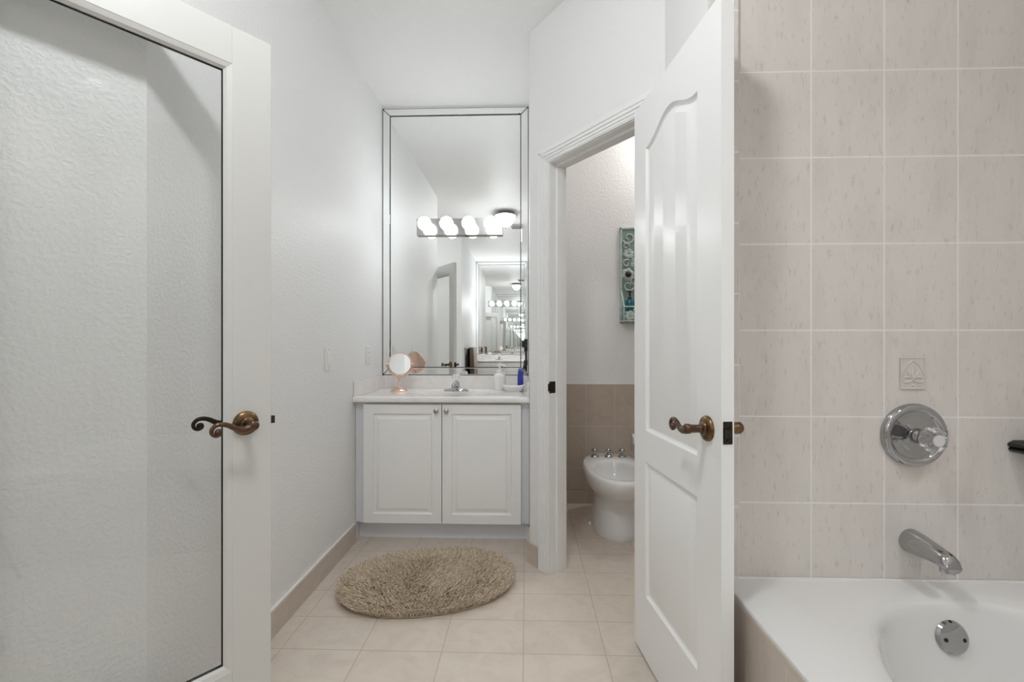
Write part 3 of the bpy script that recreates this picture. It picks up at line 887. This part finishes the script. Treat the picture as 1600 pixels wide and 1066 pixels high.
# ------------------------------------------------------------------ left wall plates (origin on the wall, facing +x)
def plate(loc, rot, lab, kind_, grp=None):
    t = thing('light_switch' if kind_ != 'outlet' else 'wall_outlet', lab, 'light switch' if kind_ != 'outlet' else 'outlet', loc, rot, group=grp)
    wd = 0.070 if kind_ != 'double' else 0.116
    # local: plate in the xz plane, facing -y
    MB().box(-wd / 2, -0.006, 0.0, wd / 2, 0.0, 0.115).build('plate', WHITEPL, t, bevel=0.003)
    xs = (0.0,) if kind_ != 'double' else (-0.023, 0.023)
    for x in xs:
        g = MB()
        if kind_ == 'outlet':
            g.box(x - 0.0165, -0.0085, 0.024, x + 0.0165, -0.006, 0.091)
            o = g.build('receptacle', WHITEPL, t, bevel=0.002)
            for zc in (0.040, 0.075):
                for xo in (-0.006, 0.006):
                    MB().box(x + xo - 0.001, -0.0088, zc - 0.005, x + xo + 0.001, -0.0084, zc + 0.005).build('slot', BLACK, o)

        else:
            g.prism([(x - 0.0165, 0), (x + 0.0165, 0), (x + 0.0165, 1), (x - 0.0165, 1)], 0, 1)
            g = MB().add([(x - 0.0165, -0.006, 0.024), (x + 0.0165, -0.006, 0.024), (x + 0.0165, -0.006, 0.091), (x - 0.0165, -0.006, 0.091),
                          (x - 0.0165, -0.0125, 0.026), (x + 0.0165, -0.0125, 0.026), (x + 0.0165, -0.0075, 0.089), (x - 0.0165, -0.0075, 0.089)],
                         [(4, 5, 6, 7), (0, 1, 5, 4), (1, 2, 6, 5), (2, 3, 7, 6), (3, 0, 4, 7), (3, 2, 1, 0)])
            g.build('rocker', WHITEPL, t, bevel=0.0008)
        for zc in (0.009, 0.106):
            MB().lathe([(0.003, 0), (0.0025, 0.001), (0, 0.0012)], (x, -0.006, zc), '-y', 10).build('screw', NICKEL, t)
    return t
plate((-0.9995, 2.262, 1.018), PI / 2, 'white rocker light switch on the left wall, nearer the camera', 'switch')
plate((-0.9995, 2.845, 1.020), PI / 2, 'white wall outlet on the left wall beside the tall mirror', 'outlet')
# double switch on the angled wall behind, seen through the glass door in the mirror
aw = math.atan2(-0.8, 0.6)
sx, sy = -1.145, -0.5567
plate((sx + 0.0005 * 0.8, sy + 0.0005 * 0.6, 0.945), math.atan2(0.6, 0.8) + PI / 2, 'white double light switch on the angled wall, seen in the mirror', 'double')

# ------------------------------------------------------------------ towels on a bar by the far vanity (seen in the mirror)
tb = thing('towel_bar', 'chrome towel bar by the far vanity holding two towels', 'towel bar', (-1.0, -1.70, 1.08))
g = MB().tube([(0.06, -0.62, 0), (0.06, 0.62, 0)], 0.008, 14)
g.build('bar', CHROME, tb, smooth=40)
for y_ in (-0.60, 0.60):
    MB().lathe([(0.0, 0.0005), (0.024, 0.0005), (0.024, 0.006), (0.010, 0.012), (0.009, 0.068), (0.0, 0.07)], (0, y_, 0), 'x', 20).build('post', CHROME, tb, smooth=40)
def towel(nm, lab, y0, y1, drop, mt):
    n = 28; rows = []
    prof_ = [(0.030, -drop), (0.030, -drop * 0.6), (0.036, -0.15), (0.044, -0.01), (0.060, 0.012), (0.076, -0.01), (0.084, -0.15), (0.090, -drop * 0.6), (0.094, -drop - 0.03)]
    for x_, z_ in prof_:
        row = []
        for i in range(n + 1):
            t = i / n
            k = min(1.0, max(0.0, -z_ / 0.3))
            row.append((x_ + 0.008 * k * math.sin(t * 17 + 1.3 * y0), y0 + (y1 - y0) * t * 1.0, z_))
        rows.append(row)
    o = MB().loft(rows, False, False, closed=False).build(nm, mt, None, smooth=60, loc=(-1.0, -1.70, 1.08))
    md = o.modifiers.new('thick', 'SOLIDIFY'); md.thickness = 0.006; md.offset = 0.0
    return tag(o, lab, 'towel')
towel('bath_towel', 'dark brown bath towel hanging on the bar, seen in the mirror', 0.06, 0.55, 0.50, BROWNT)
towel('bath_towel', 'tan bath towel hanging beside the brown one, seen in the mirror', -0.50, 0.02, 0.48, TANT)

# ------------------------------------------------------------------ rug
rug = thing('bath_rug', 'oval brown shag bath rug on the floor in front of the vanity', 'rug', (-0.470, 2.185, 0.0), math.radians(13))
ra, rb, rp = 0.405, 0.288, 2.25
def sup(t, s=1.0):
    c_, s_ = math.cos(t), math.sin(t)
    r = (abs(c_ / ra) ** rp + abs(s_ / rb) ** rp) ** (-1 / rp)
    return (r * c_ * s, r * s_ * s)
rings = []
for s_, z_ in ((0.98, 0.0005), (1.0, 0.004), (0.985, 0.009), (0.95, 0.010), (0.5, 0.010), (0.02, 0.010)):
    rings.append([(*sup(2 * PI * i / 72, s_), z_) for i in range(72)])
MB().loft(rings).build('backing', RUGBASE, rug, smooth=60)
rs = np.random.RandomState(3)
NT = 15000
pts = []
while len(pts) < NT:
    x_ = rs.uniform(-ra, ra); y_ = rs.uniform(-rb, rb)
    v_ = (abs(x_ / ra) ** rp + abs(y_ / rb) ** rp)
    if v_ < 1.0: pts.append((x_, y_, v_))
V = []; Fc = []
def lf(x, y):
    return (math.sin(9 * x + 4 * y + 0.6) + math.sin(-7 * x + 11 * y + 2.0) + math.sin(16 * x - 5 * y)) / 3
for x_, y_, v_ in pts:
    l_ = lf(x_, y_)
    out = math.atan2(y_ / rb, x_ / ra)
    kk = min(1.0, max(0.0, (v_ - 0.15) / 0.5)); a1_ = -1.3 + 1.5 * l_
    ang = math.atan2(kk * math.sin(out) + (1 - kk) * math.sin(a1_), kk * math.cos(out) + (1 - kk) * math.cos(a1_)) + rs.normal(0, 0.6)
    ln = 0.030 + 0.010 * rs.rand()
    lean = (0.75 + 0.45 * min(1, v_ ** 2)) * (0.75 + 0.35 * l_ + 0.25 * rs.rand())
    hgt = ln / math.sqrt(1 + lean * lean)
    dx, dy = math.cos(ang) * hgt * lean, math.sin(ang) * hgt * lean
    r0 = 0.0026
    o_ = len(V)
    tw = rs.rand() * 2
    for k, (f_, hh, rr_) in enumerate(((0.0, 0.0, r0), (0.35, 0.62, r0 * 1.05), (0.8, 0.95, r0 * 0.8))):
        for j in range(3):
            a_ = tw + j * 2 * PI / 3
            V.append((x_ + dx * f_ + rr_ * math.cos(a_), y_ + dy * f_ + rr_ * math.sin(a_), 0.009 + hgt * hh + 0.0 * k))
    V.append((x_ + dx, y_ + dy, 0.009 + hgt * 0.98))
    for k in range(2):
        for j in range(3):
            a_, b_ = o_ + 3 * k + j, o_ + 3 * k + (j + 1) % 3
            Fc.append((a_, b_, b_ + 3, a_ + 3))
    for j in range(3):
        Fc.append((o_ + 6 + j, o_ + 6 + (j + 1) % 3, o_ + 9))
me = bpy.data.meshes.new('pile'); me.from_pydata(V, [], Fc); me.materials.append(RUGM); me.update()
me.shade_smooth()
pile = bpy.data.objects.new('pile', me); col.objects.link(pile); pile.parent = rug
pile['kind'] = 'stuff'

# ------------------------------------------------------------------ bathtub
DECK = 0.478
tub = thing('bathtub', 'white drop-in bathtub in a tiled surround at the right', 'bathtub', (0.57, -0.49, 0.0))
TX, TY = 1.049, 1.819 - 0.001
# apron (tiled) as part
MB().box(0.0, 0.0, 0.0, 0.03, TY, DECK - 0.022).build('apron', APRONT, tub)
MB().box(-0.004, 0.0, DECK - 0.022, 0.03, TY, DECK - 0.013).build('edge_trim', simple('edge_tile', (0.66, 0.58, 0.51), 0.35), tub, bevel=0.002)
cx, cy_ = 1.108 - 0.57, 0.455 + 0.49
a_, b_ = 0.43, 0.785
out, inn = ellipse_rect(cx, cy_, a_, b_, 0.0, TX, 0.0, TY, 96, 2.4)
def clampd(d): return [(max(q[0], d - 0.006), q[1]) for q in out]
rings = [[(max(q[0], 0.02), q[1], DECK - 0.014) for q in out], [(max(q[0], -0.006), q[1], DECK - 0.0125) for q in clampd(0)],
         [(q[0] - (0.006 if q[0] < 1e-6 else 0), q[1], DECK - 0.011) for q in out], [(q[0] - (0.006 if q[0] < 1e-6 else 0), q[1], DECK - 0.003) for q in out], [(q[0] if q[0] > 0.001 else -0.003, q[1], DECK) for q in out]]
for s_, sy_, z_, oy in ((1.10, 1.06, DECK, 0), (1.075, 1.04, DECK - 0.002, 0), (1.03, 1.015, DECK - 0.006, 0), (1.01, 1.004, DECK - 0.009, 0), (0.99, 0.995, DECK - 0.018, 0), (0.975, 0.99, DECK - 0.035, 0), (0.955, 0.98, DECK - 0.09, 0), (0.90, 0.945, DECK - 0.22, 0),
                    (0.84, 0.90, DECK - 0.32, 0), (0.74, 0.83, DECK - 0.365, 0), (0.5, 0.6, DECK - 0.38, 0), (0.05, 0.05, DECK - 0.385, 0)):
    rings.append([(q[0], q[1], z_) for q in inn(s_, sy_, oy)])
MB().loft(rings, False, True).build('basin', ACRYLIC, tub, smooth=50)
# overflow plate on the end wall
oc = Vector((cx + 0.0, cy_ + b_ * 0.977, DECK - 0.092)); on = Vector((0, -0.97, 0.24))
MB().lathe([(0.0, 0), (0.040, 0), (0.041, 0.004), (0.036, 0.010), (0.020, 0.0125), (0.0, 0.013)], oc, dir3=on, seg=36).build('overflow_plate', CHROME, tub, smooth=30)
ovp = [c for c in tub.children if c.name.startswith('overflow_plate')][0]
for s_ in (-1, 1):
    pz = oc + Vector((s_ * 0.023, 0, -0.004)) + on.normalized() * 0.0115
    MB().lathe([(0.006, 0), (0.005, 0.002), (0, 0.0025)], pz, dir3=on, seg=12).build('screw', DARKBRONZE, ovp)
MB().lathe([(0.032, 0), (0.032, 0.003), (0.02, 0.005), (0.0, 0.006)], (cx, cy_ + 0.45, DECK - 0.377), 'z', 28).build('drain', CHROME, tub, smooth=40)
MB().box(0.0, TY - 0.004, DECK - 0.0005, TX, TY, DECK + 0.004).build('caulk_line', CAULK, tub)

# tub valve
YT = 1.33
vz = 1.15 - (680 - 538) * 1.29 / 711
vt = thing('shower_valve', 'round chrome valve plate with clear knob on the tub tile wall', 'shower valve', (1.098, YT, vz))
g = MB().lathe([(0.0, 0.0003), (0.089, 0.0003), (0.090, 0.006), (0.088, 0.013), (0.083, 0.018), (0.076, 0.019), (0.069, 0.016), (0.066, 0.011), (0.064, 0.0105), (0.045, 0.013), (0.026, 0.016), (0.0, 0.018)], (0, 0, 0), '-y', 56)
g.build('escutcheon', CHROME, vt, smooth=40)
MB().lathe([(0.022, 0.012), (0.0215, 0.028), (0.018, 0.032), (0.017, 0.046), (0.013, 0.048), (0.0, 0.048)], (0, 0, 0), '-y', 28).build('stem', CHROME, vt, smooth=40)
rr = []
for r_, h_ in [(0.016, 0.045), (0.024, 0.050), (0.031, 0.058), (0.0325, 0.069), (0.030, 0.080), (0.024, 0.084), (0.017, 0.0845)]:
    rr.append([((r_ * (1 + 0.05 * math.cos(10 * 2 * PI * i / 80))) * math.cos(2 * PI * i / 80), -h_, (r_ * (1 + 0.05 * math.cos(10 * 2 * PI * i / 80))) * math.sin(2 * PI * i / 80)) for i in range(80)])
kb = MB().loft(rr).build('knob', CRYSTAL, vt, smooth=50); kb['label'] = 'clear fluted acrylic knob'
MB().lathe([(0.0155, 0.0846), (0.0155, 0.0862), (0.0, 0.0865)], (0, 0, 0), '-y', 28).build('cap', simple('cap_grey', (0.62, 0.60, 0.60), 0.3), kb, smooth=40)

# tub spout
sz = 1.15 - (846 - 538) * 1.29 / 711
sp = thing('tub_spout', 'chrome tub spout on the tile wall above the tub', 'spout', (1.094, YT, sz))
def sring(y, zc, rx, rz): return [(rx * math.cos(2 * PI * i / 28), y, zc + rz * math.sin(2 * PI * i / 28)) for i in range(28)]
g = MB().loft([sring(-0.0003, 0, 0.033, 0.034), sring(-0.0052, 0, 0.0335, 0.0345), sring(-0.0348, 0.0, 0.031, 0.031), sring(-0.0783, -0.001, 0.0265, 0.025), sring(-0.1044, -0.004, 0.0245, 0.023),
               sring(-0.1166, -0.007, 0.0235, 0.0235), sring(-0.1270, -0.011, 0.022, 0.019), sring(-0.1340, -0.017, 0.019, 0.011), sring(-0.1366, -0.022, 0.013, 0.005)])
g.build('body', CHROME, sp, smooth=60)
MB().lathe([(0.0165, 0.0), (0.0175, 0.012), (0.016, 0.014)], (0, -0.114, -0.0335), 'z', 24).build('outlet', CHROME, sp, smooth=40)

# relief tile
fz = 1.15 - (608 - 538) * 1.29 / 711
rt = thing('relief_tile', 'small embossed leaf tile on the tub wall above the valve', 'decorative tile', (1.098, YT, fz))
RT = simple('relief_glaze', (0.60, 0.553, 0.515), 0.35)
MB().box(-0.0335, -0.0022, 0.0, 0.0335, -0.0002, 0.0875).build('plaque', RT, rt, bevel=0.001)
g = MB()
yq = -0.0026
for pl in ([(-0.0335, 0.0), (0.0335, 0.0)], [(-0.0335, 0.0875), (0.0335, 0.0875)], [(-0.0335, 0.0), (-0.0335, 0.0875)], [(0.0335, 0.0), (0.0335, 0.0875)]):
    g.tube([(p[0], yq, p[1]) for p in pl], 0.0014, 8)
g.build('border', RT, rt, smooth=50)
g = MB()
for s_ in (-1, 1):
    g.tube([(s_ * 0.030, yq, 0.036), (s_ * 0.024, yq, 0.055), (s_ * 0.014, yq, 0.070), (0, yq, 0.080)], 0.0016, 8, smooth=5)
    g.tube([(0, yq, 0.030), (s_ * 0.010, yq, 0.040), (s_ * 0.017, yq, 0.052)], [0.002, 0.0032, 0.001], 8, smooth=4)
    g.tube([(0, yq, 0.028), (s_ * 0.014, yq, 0.034), (s_ * 0.026, yq, 0.030)], [0.002, 0.0032, 0.001], 8, smooth=4)
    g.tube([(0, yq, 0.026), (s_ * 0.010, yq, 0.020), (s_ * 0.022, yq, 0.018), (s_ * 0.029, yq, 0.024)], [0.002, 0.0028, 0.002, 0.001], 8, smooth=4)
    g.sphere((s_ * 0.020, yq, 0.010), 0.0028, 10, 6)
g.tube([(0, yq, 0.026), (0, yq, 0.045), (0, yq, 0.062)], [0.002, 0.004, 0.001], 8, smooth=4)
g.sphere((0, yq, 0.010), 0.003, 10, 6)
g.build('leaf_relief', RT, rt, smooth=50)

# black shelf dish at the right edge
bz = 0.845
sh = thing('soap_shelf', 'black rounded soap shelf on the tile wall at the right edge', 'soap shelf', (1.455, YT, bz))
def dsh(a_, b2, z_): return [(a_ * math.cos(PI + PI * i / 24) , b2 * math.sin(PI + PI * i / 24) - 0.0005, z_) for i in range(25)]
MB().loft([dsh(0.080, 0.125, 0.0), dsh(0.090, 0.140, 0.004), dsh(0.093, 0.146, 0.010), dsh(0.088, 0.138, 0.014)]).build('tray', BLACK, sh, smooth=50)
MB().loft([dsh(0.088, 0.138, 0.014), dsh(0.095, 0.150, 0.019), dsh(0.094, 0.147, 0.026), dsh(0.078, 0.125, 0.034)]).build('upper_rim', BLACK, sh, smooth=50)

# ------------------------------------------------------------------ bidet (origin on the floor, y back positive)
bd = thing('bidet', 'white porcelain bidet with three chrome handles in the water closet', 'bidet', (0.558, 2.865, 0.0))
def egg(a_, bf, bb_, z_, yo=0.0, pb=2.6, n=56):
    out_ = []
    for i in range(n):
        t = 2 * PI * i / n
        c_, s_ = math.cos(t), math.sin(t)
        if s_ >= 0:
            r = (abs(c_ / a_) ** pb + abs(s_ / bb_) ** pb) ** (-1 / pb)
        else:
            r = (abs(c_ / a_) ** 2.1 + abs(s_ / bf) ** 2.1) ** (-1 / 2.1)
        out_.append((r * c_, yo + r * s_, z_))
    return out_
rings = [egg(0.135, 0.205, 0.25, 0.0), egg(0.138, 0.21, 0.255, 0.012), egg(0.134, 0.20, 0.25, 0.05), egg(0.128, 0.182, 0.25, 0.15), egg(0.129, 0.185, 0.25, 0.205), egg(0.135, 0.205, 0.265, 0.235),
         egg(0.162, 0.265, 0.30, 0.262), egg(0.184, 0.325, 0.335, 0.300), egg(0.194, 0.355, 0.352, 0.340), egg(0.195, 0.360, 0.355, 0.365), egg(0.190, 0.354, 0.350, 0.380), egg(0.180, 0.342, 0.340, 0.387),
         egg(0.150, 0.225, 0.238, 0.388, -0.08, 2.0), egg(0.142, 0.215, 0.228, 0.384, -0.08, 2.0), egg(0.137, 0.208, 0.220, 0.37, -0.08, 2.0), egg(0.124, 0.196, 0.208, 0.335, -0.07, 2.0), egg(0.105, 0.165, 0.18, 0.28, -0.06, 2.0), egg(0.06, 0.10, 0.11, 0.25, -0.05, 2.0), egg(0.01, 0.01, 0.01, 0.245, -0.05, 2.0)]
MB().loft(rings).build('bowl', PORCELAIN, bd, smooth=60)
for x_ in (-0.092, 0.0, 0.092):
    g = MB().lathe([(0.0, 0), (0.027, 0), (0.027, 0.005), (0.020, 0.012), (0.011, 0.018), (0.010, 0.030), (0.016, 0.034), (0.018, 0.044), (0.014, 0.054), (0.006, 0.060), (0.0, 0.061)], (x_, 0.235, 0.3865), 'z', 20)
    if x_ != 0:
        for k in range(4):
            a2 = k * PI / 2 + 0.5
            g.tube([(x_, 0.235, 0.428), (x_ + 0.026 * math.cos(a2), 0.235 + 0.026 * math.sin(a2), 0.430)], [0.005, 0.006], 8)
    g.build('handle', CHROME, bd, smooth=45)
for s_ in (-1, 1):
    MB().lathe([(0.013, 0), (0.013, 0.008), (0.008, 0.018), (0, 0.020)], (s_ * 0.150, 0.06, 0.0), 'z', 16).build('bolt_cap', PORCELAIN, bd, smooth=45)

# paper holder on wainscot
th_ = thing('toilet_paper_holder', 'white ceramic paper holder on the brown tile right of the bidet', 'paper holder', (0.835, 3.302, 0.385))
MB().box(-0.078, -0.010, 0.0, 0.078, 0.0, 0.125).build('back_plate', simple('grey_ceramic', (0.45, 0.44, 0.43), 0.2), th_, bevel=0.004)
for s_ in (-1, 1):
    g = MB()
    g.loft([[(s_ * 0.066 + dx, -0.010, z_) for dx, z_ in ((-0.009, 0.045), (0.009, 0.045), (0.009, 0.12), (-0.009, 0.12))],
            [(s_ * 0.066 + dx, -0.035, z_) for dx, z_ in ((-0.008, 0.058), (0.008, 0.058), (0.008, 0.105), (-0.008, 0.105))],
            [(s_ * 0.066 + dx, -0.062, z_) for dx, z_ in ((-0.008, 0.062), (0.008, 0.062), (0.008, 0.098), (-0.008, 0.098))]])
    g.build('post', GLAZE, th_, bevel=0.003)
MB().tube([(-0.058, -0.050, 0.080), (0.058, -0.050, 0.080)], 0.012, 18).build('roller', WHITEPL, th_, smooth=40)

# patina wall organiser
og = thing('wall_organizer', 'embossed patina green metal organizer hung on the water closet wall', 'wall organizer', (0.822, 3.3098, 1.300))
MB().box(-0.145, -0.010, 0.0, 0.145, -0.0005, 0.688).build('back_panel', TEALDK, og)
g = MB()
for x0_, z0_, x1_, z1_ in ((-0.147, 0, -0.132, 0.69), (0.132, 0, 0.147, 0.69), (-0.147, 0.676, 0.147, 0.69), (-0.147, 0.0, 0.147, 0.012)):
    g.box(x0_, -0.018, z0_, x1_, -0.0005, z1_)
g.build('rim', TEAL, og, bevel=0.003)
g = MB()
rs2 = random.Random(5)
def rosetteflower(cx_, cz_, r_):
    for k in range(6):
        a2 = k * PI / 3 + 0.3
        px_, pz_ = cx_ + r_ * 0.62 * math.cos(a2), cz_ + r_ * 0.62 * math.sin(a2)
        g.sphere((px_, -0.012, pz_), r_ * 0.46, 12, 8, (1, 0.32, 1))
def scroll(cx_, cz_, r_, a0, turn):
    pts_ = []
    for k in range(22):
        t = k / 21
        a2 = a0 + turn * t
        rr_ = r_ * (1 - 0.75 * t)
        pts_.append((cx_ + rr_ * math.cos(a2), -0.013, cz_ + rr_ * math.sin(a2)))
    g.tube(pts_, [0.007 - 0.003 * k / 21 for k in range(22)], 8)
for cx_, cz_, r_ in ((-0.092, 0.350, 0.045), (-0.02, 0.43, 0.05), (-0.085, 0.50, 0.036), (0.07, 0.36, 0.048), (0.08, 0.52, 0.042), (0.0, 0.57, 0.038)):
    rosetteflower(cx_, cz_, r_)
for cx_, cz_, r_, a0, tn in ((-0.085, 0.615, 0.046, 3.6, 7.0), (-0.02, 0.635, 0.034, 0.4, -6.0), (0.06, 0.62, 0.045, 5.0, 7.0), (-0.10, 0.43, 0.030, 1.0, 6.0), (-0.085, 0.27, 0.045, 0.2, -6.5), (0.02, 0.30, 0.04, 2.2, 6.5), (0.09, 0.27, 0.04, 2.0, -6), (0.10, 0.44, 0.03, 0.5, 6),
                           (-0.105, 0.555, 0.025, 0, 6), (-0.05, 0.30, 0.03, 1, 6)):
    scroll(cx_, cz_, r_, a0, tn)
g.build('relief_flowers', TEAL, og, smooth=50)
MB().lathe([(0.0, 0), (0.020, 0), (0.022, 0.006), (0.016, 0.014), (0.0, 0.018)], (-0.090, -0.020, 0.352), '-y', 24).build('knob', DARKBRONZE, og, smooth=40)
g = MB()
for p0_, p1_ in (((-0.140, -0.012, 0.012), (-0.140, -0.115, 0.012)), ((0.140, -0.012, 0.012), (0.140, -0.115, 0.012)), ((-0.140, -0.115, 0.012), (0.140, -0.115, 0.012)),
                 ((-0.140, -0.115, 0.112), (0.140, -0.115, 0.112)), ((-0.140, -0.115, 0.012), (-0.140, -0.115, 0.112)), ((0.140, -0.115, 0.012), (0.140, -0.115, 0.112))):
    g.tube([p0_, p1_], 0.0055, 10)
for s_ in (-1, 1):
    g.tube([(s_ * 0.140, -0.012, 0.235), (s_ * 0.140, -0.050, 0.205), (s_ * 0.140, -0.085, 0.150), (s_ * 0.140, -0.115, 0.112)], 0.0055, 10, smooth=5)
g.box(-0.138, -0.113, 0.007, 0.138, -0.012, 0.012)
for cx_, cz_, r_ in ((-0.098, 0.050, 0.036), (-0.030, 0.074, 0.030), (0.035, 0.044, 0.036), (0.100, 0.070, 0.032)):
    for k in range(6):
        a2 = k * PI / 3 + 0.3
        g.sphere((cx_ + r_ * 0.6 * math.cos(a2), -0.115, cz_ + r_ * 0.6 * math.sin(a2)), r_ * 0.42, 12, 8, (1, 0.3, 1))
    g.sphere((cx_, -0.118, cz_), r_ * 0.25, 10, 6)
    for a2 in (0.8, 2.4, 3.9, 5.5):
        g.tube([(cx_ + r_ * math.cos(a2), -0.115, cz_ + r_ * math.sin(a2)), (cx_ + 1.5 * r_ * math.cos(a2 + 0.3), -0.115, min(0.110, max(0.014, cz_ + 1.5 * r_ * math.sin(a2 + 0.3))))], [0.004, 0.003], 8)
g.build('basket', TEAL, og, smooth=50)
pb_ = thing('soap_bottle', 'teal soap bottle with black pump inside the patina organizer', 'soap bottle', (0.735, 3.3098 - 0.062, 1.3128))
MB().lathe([(0, 0), (0.031, 0), (0.033, 0.004), (0.033, 0.135), (0.028, 0.15), (0.014, 0.158), (0, 0.158)], (0, 0, 0), 'z', 24).build('bottle', TEALSOAP, pb_, smooth=40)
MB().lathe([(0.014, 0.157), (0.014, 0.172), (0.006, 0.174), (0.006, 0.205), (0.013, 0.206), (0.013, 0.216), (0, 0.217)], (0, 0, 0), 'z', 20).tube([(0, 0, 0.211), (-0.02, -0.02, 0.209)], 0.005, 8).build('pump', BLACK, pb_, smooth=40)

# ------------------------------------------------------------------ ceiling fixtures
def ceiling_dome(loc, lab, mt, r=0.155):
    c = thing('ceiling_light', lab, 'ceiling light', loc)
    MB().lathe([(0.0, -0.001), (r * 0.7, -0.001), (r * 1.08, -0.030), (r * 1.12, -0.040), (r * 1.06, -0.044), (r * 0.95, -0.040), (0.0, -0.040)], (0, 0, 0), 'z', 48).build('pan', BRUSHED, c, smooth=35)
    pr = [(r * 0.92 * math.cos(k * PI / 2 / 12) ** 1.25, -0.041 - 0.140 * math.sin(k * PI / 2 / 12)) for k in range(13)]
    MB().lathe(pr, (0, 0, 0), 'z', 48, cap0=True).build('glass_bowl', mt, c, smooth=60)
    MB().lathe([(0.006, -0.180), (0.009, -0.186), (0.004, -0.196), (0, -0.197)], (0, 0, 0), 'z', 14).build('finial', BRUSHED, c, smooth=40)
    return c
ceiling_dome((-0.26, 0.56, CEIL), 'round ceiling light with glowing glass bowl, seen in the mirror', DOMEM, 0.134)
ceiling_dome((1.15, 3.02, CEIL), 'unseen round ceiling light added to brighten the water closet', DOME_FILLM, 0.13)  # out of view, added as fill for the water closet
rl = thing('recessed_light', 'round recessed ceiling lamp above the bathtub', 'recessed light', (1.12, -0.17, CEIL))
MB().lathe([(0.0735, -0.0005), (0.095, -0.0005), (0.094, -0.005), (0.074, -0.007), (0.0715, -0.002), (0.0715, 0.0)], (0, 0, 0), 'z', 40, False, False).build('trim_ring', TRIM, rl, smooth=40)
MB().lathe([(0.0725, -0.001), (0.0715, 0.004), (0.069, 0.006), (0.0715, 0.022), (0.068, 0.024), (0.070, 0.042), (0.066, 0.044), (0.067, 0.074), (0.0, 0.076)], (0, 0, 0), 'z', 40, False, False).build('baffle', BLACKMAT, rl, smooth=30)
MB().lathe([(0.0, 0.0725), (0.058, 0.0725), (0.056, 0.068), (0.040, 0.064), (0.0, 0.062)], (0, 0, 0), 'z', 40).build('lens', emis('recessed_glow', (0.95, 0.985, 1.0), TUB_E), rl, smooth=60)
vn = thing('ceiling_vent', 'small grey ceiling vent beyond the ceiling light, seen in the mirror', 'vent', (-0.13, -0.08, CEIL))
MB().box(-0.075, -0.11, -0.012, 0.075, 0.11, -0.0005).build('frame', GREYV, vn, bevel=0.004)
for k in range(6):
    MB().box(-0.062, -0.092 + k * 0.034, -0.018, 0.062, -0.078 + k * 0.034, -0.0115).build('slat', GREYV, vn)

# ------------------------------------------------------------------ the photographer's camera on its tripod, seen in reflections
tp = thing('tripod', 'black camera tripod reflected in the glass door', 'tripod', (0.0, -0.10, 0.0))
MB().tube([(0, 0, 0.62), (0, 0, 1.06)], 0.014, 14).build('centre_column', BLACKMAT, tp, smooth=40)
MB().lathe([(0.03, 0.86), (0.034, 0.87), (0.034, 0.91), (0.022, 0.93)], (0, 0, 0), 'z', 20).build('shoulder', BLACKMAT, tp, smooth=40)
MB().lathe([(0.024, 1.055), (0.026, 1.07), (0.026, 1.095), (0.032, 1.10), (0.032, 1.108)], (0, 0, 0), 'z', 20).build('head', BLACKMAT, tp, smooth=40)
for k in range(3):
    a2 = PI / 2 + 0.5 + k * 2 * PI / 3
    c2, s2 = math.cos(a2), math.sin(a2)
    MB().tube([(0.025 * c2, 0.025 * s2, 0.895), (0.24 * c2, 0.24 * s2, 0.42), (0.24 * c2, 0.24 * s2, 0.42), (0.43 * c2, 0.43 * s2, 0.006)], [0.016, 0.015, 0.011, 0.010], 12).build('leg', BLACKMAT, tp, smooth=30)
pc = thing('photo_camera', 'black photo camera on the tripod, reflected in the tall mirror', 'camera', (0.0, -0.10, 1.108))
MB().box(-0.066, -0.035, 0.0005, 0.066, 0.020, 0.092).box(-0.030, -0.03, 0.092, 0.030, 0.02, 0.114).build('body', BLACKMAT, pc, bevel=0.008)
MB().lathe([(0.036, 0.018), (0.036, 0.045), (0.039, 0.05), (0.039, 0.068), (0.035, 0.070), (0.030, 0.066), (0.0, 0.062)], (0, 0, 0.042), 'y', 32).build('lens', BLACKMAT, pc, smooth=40)
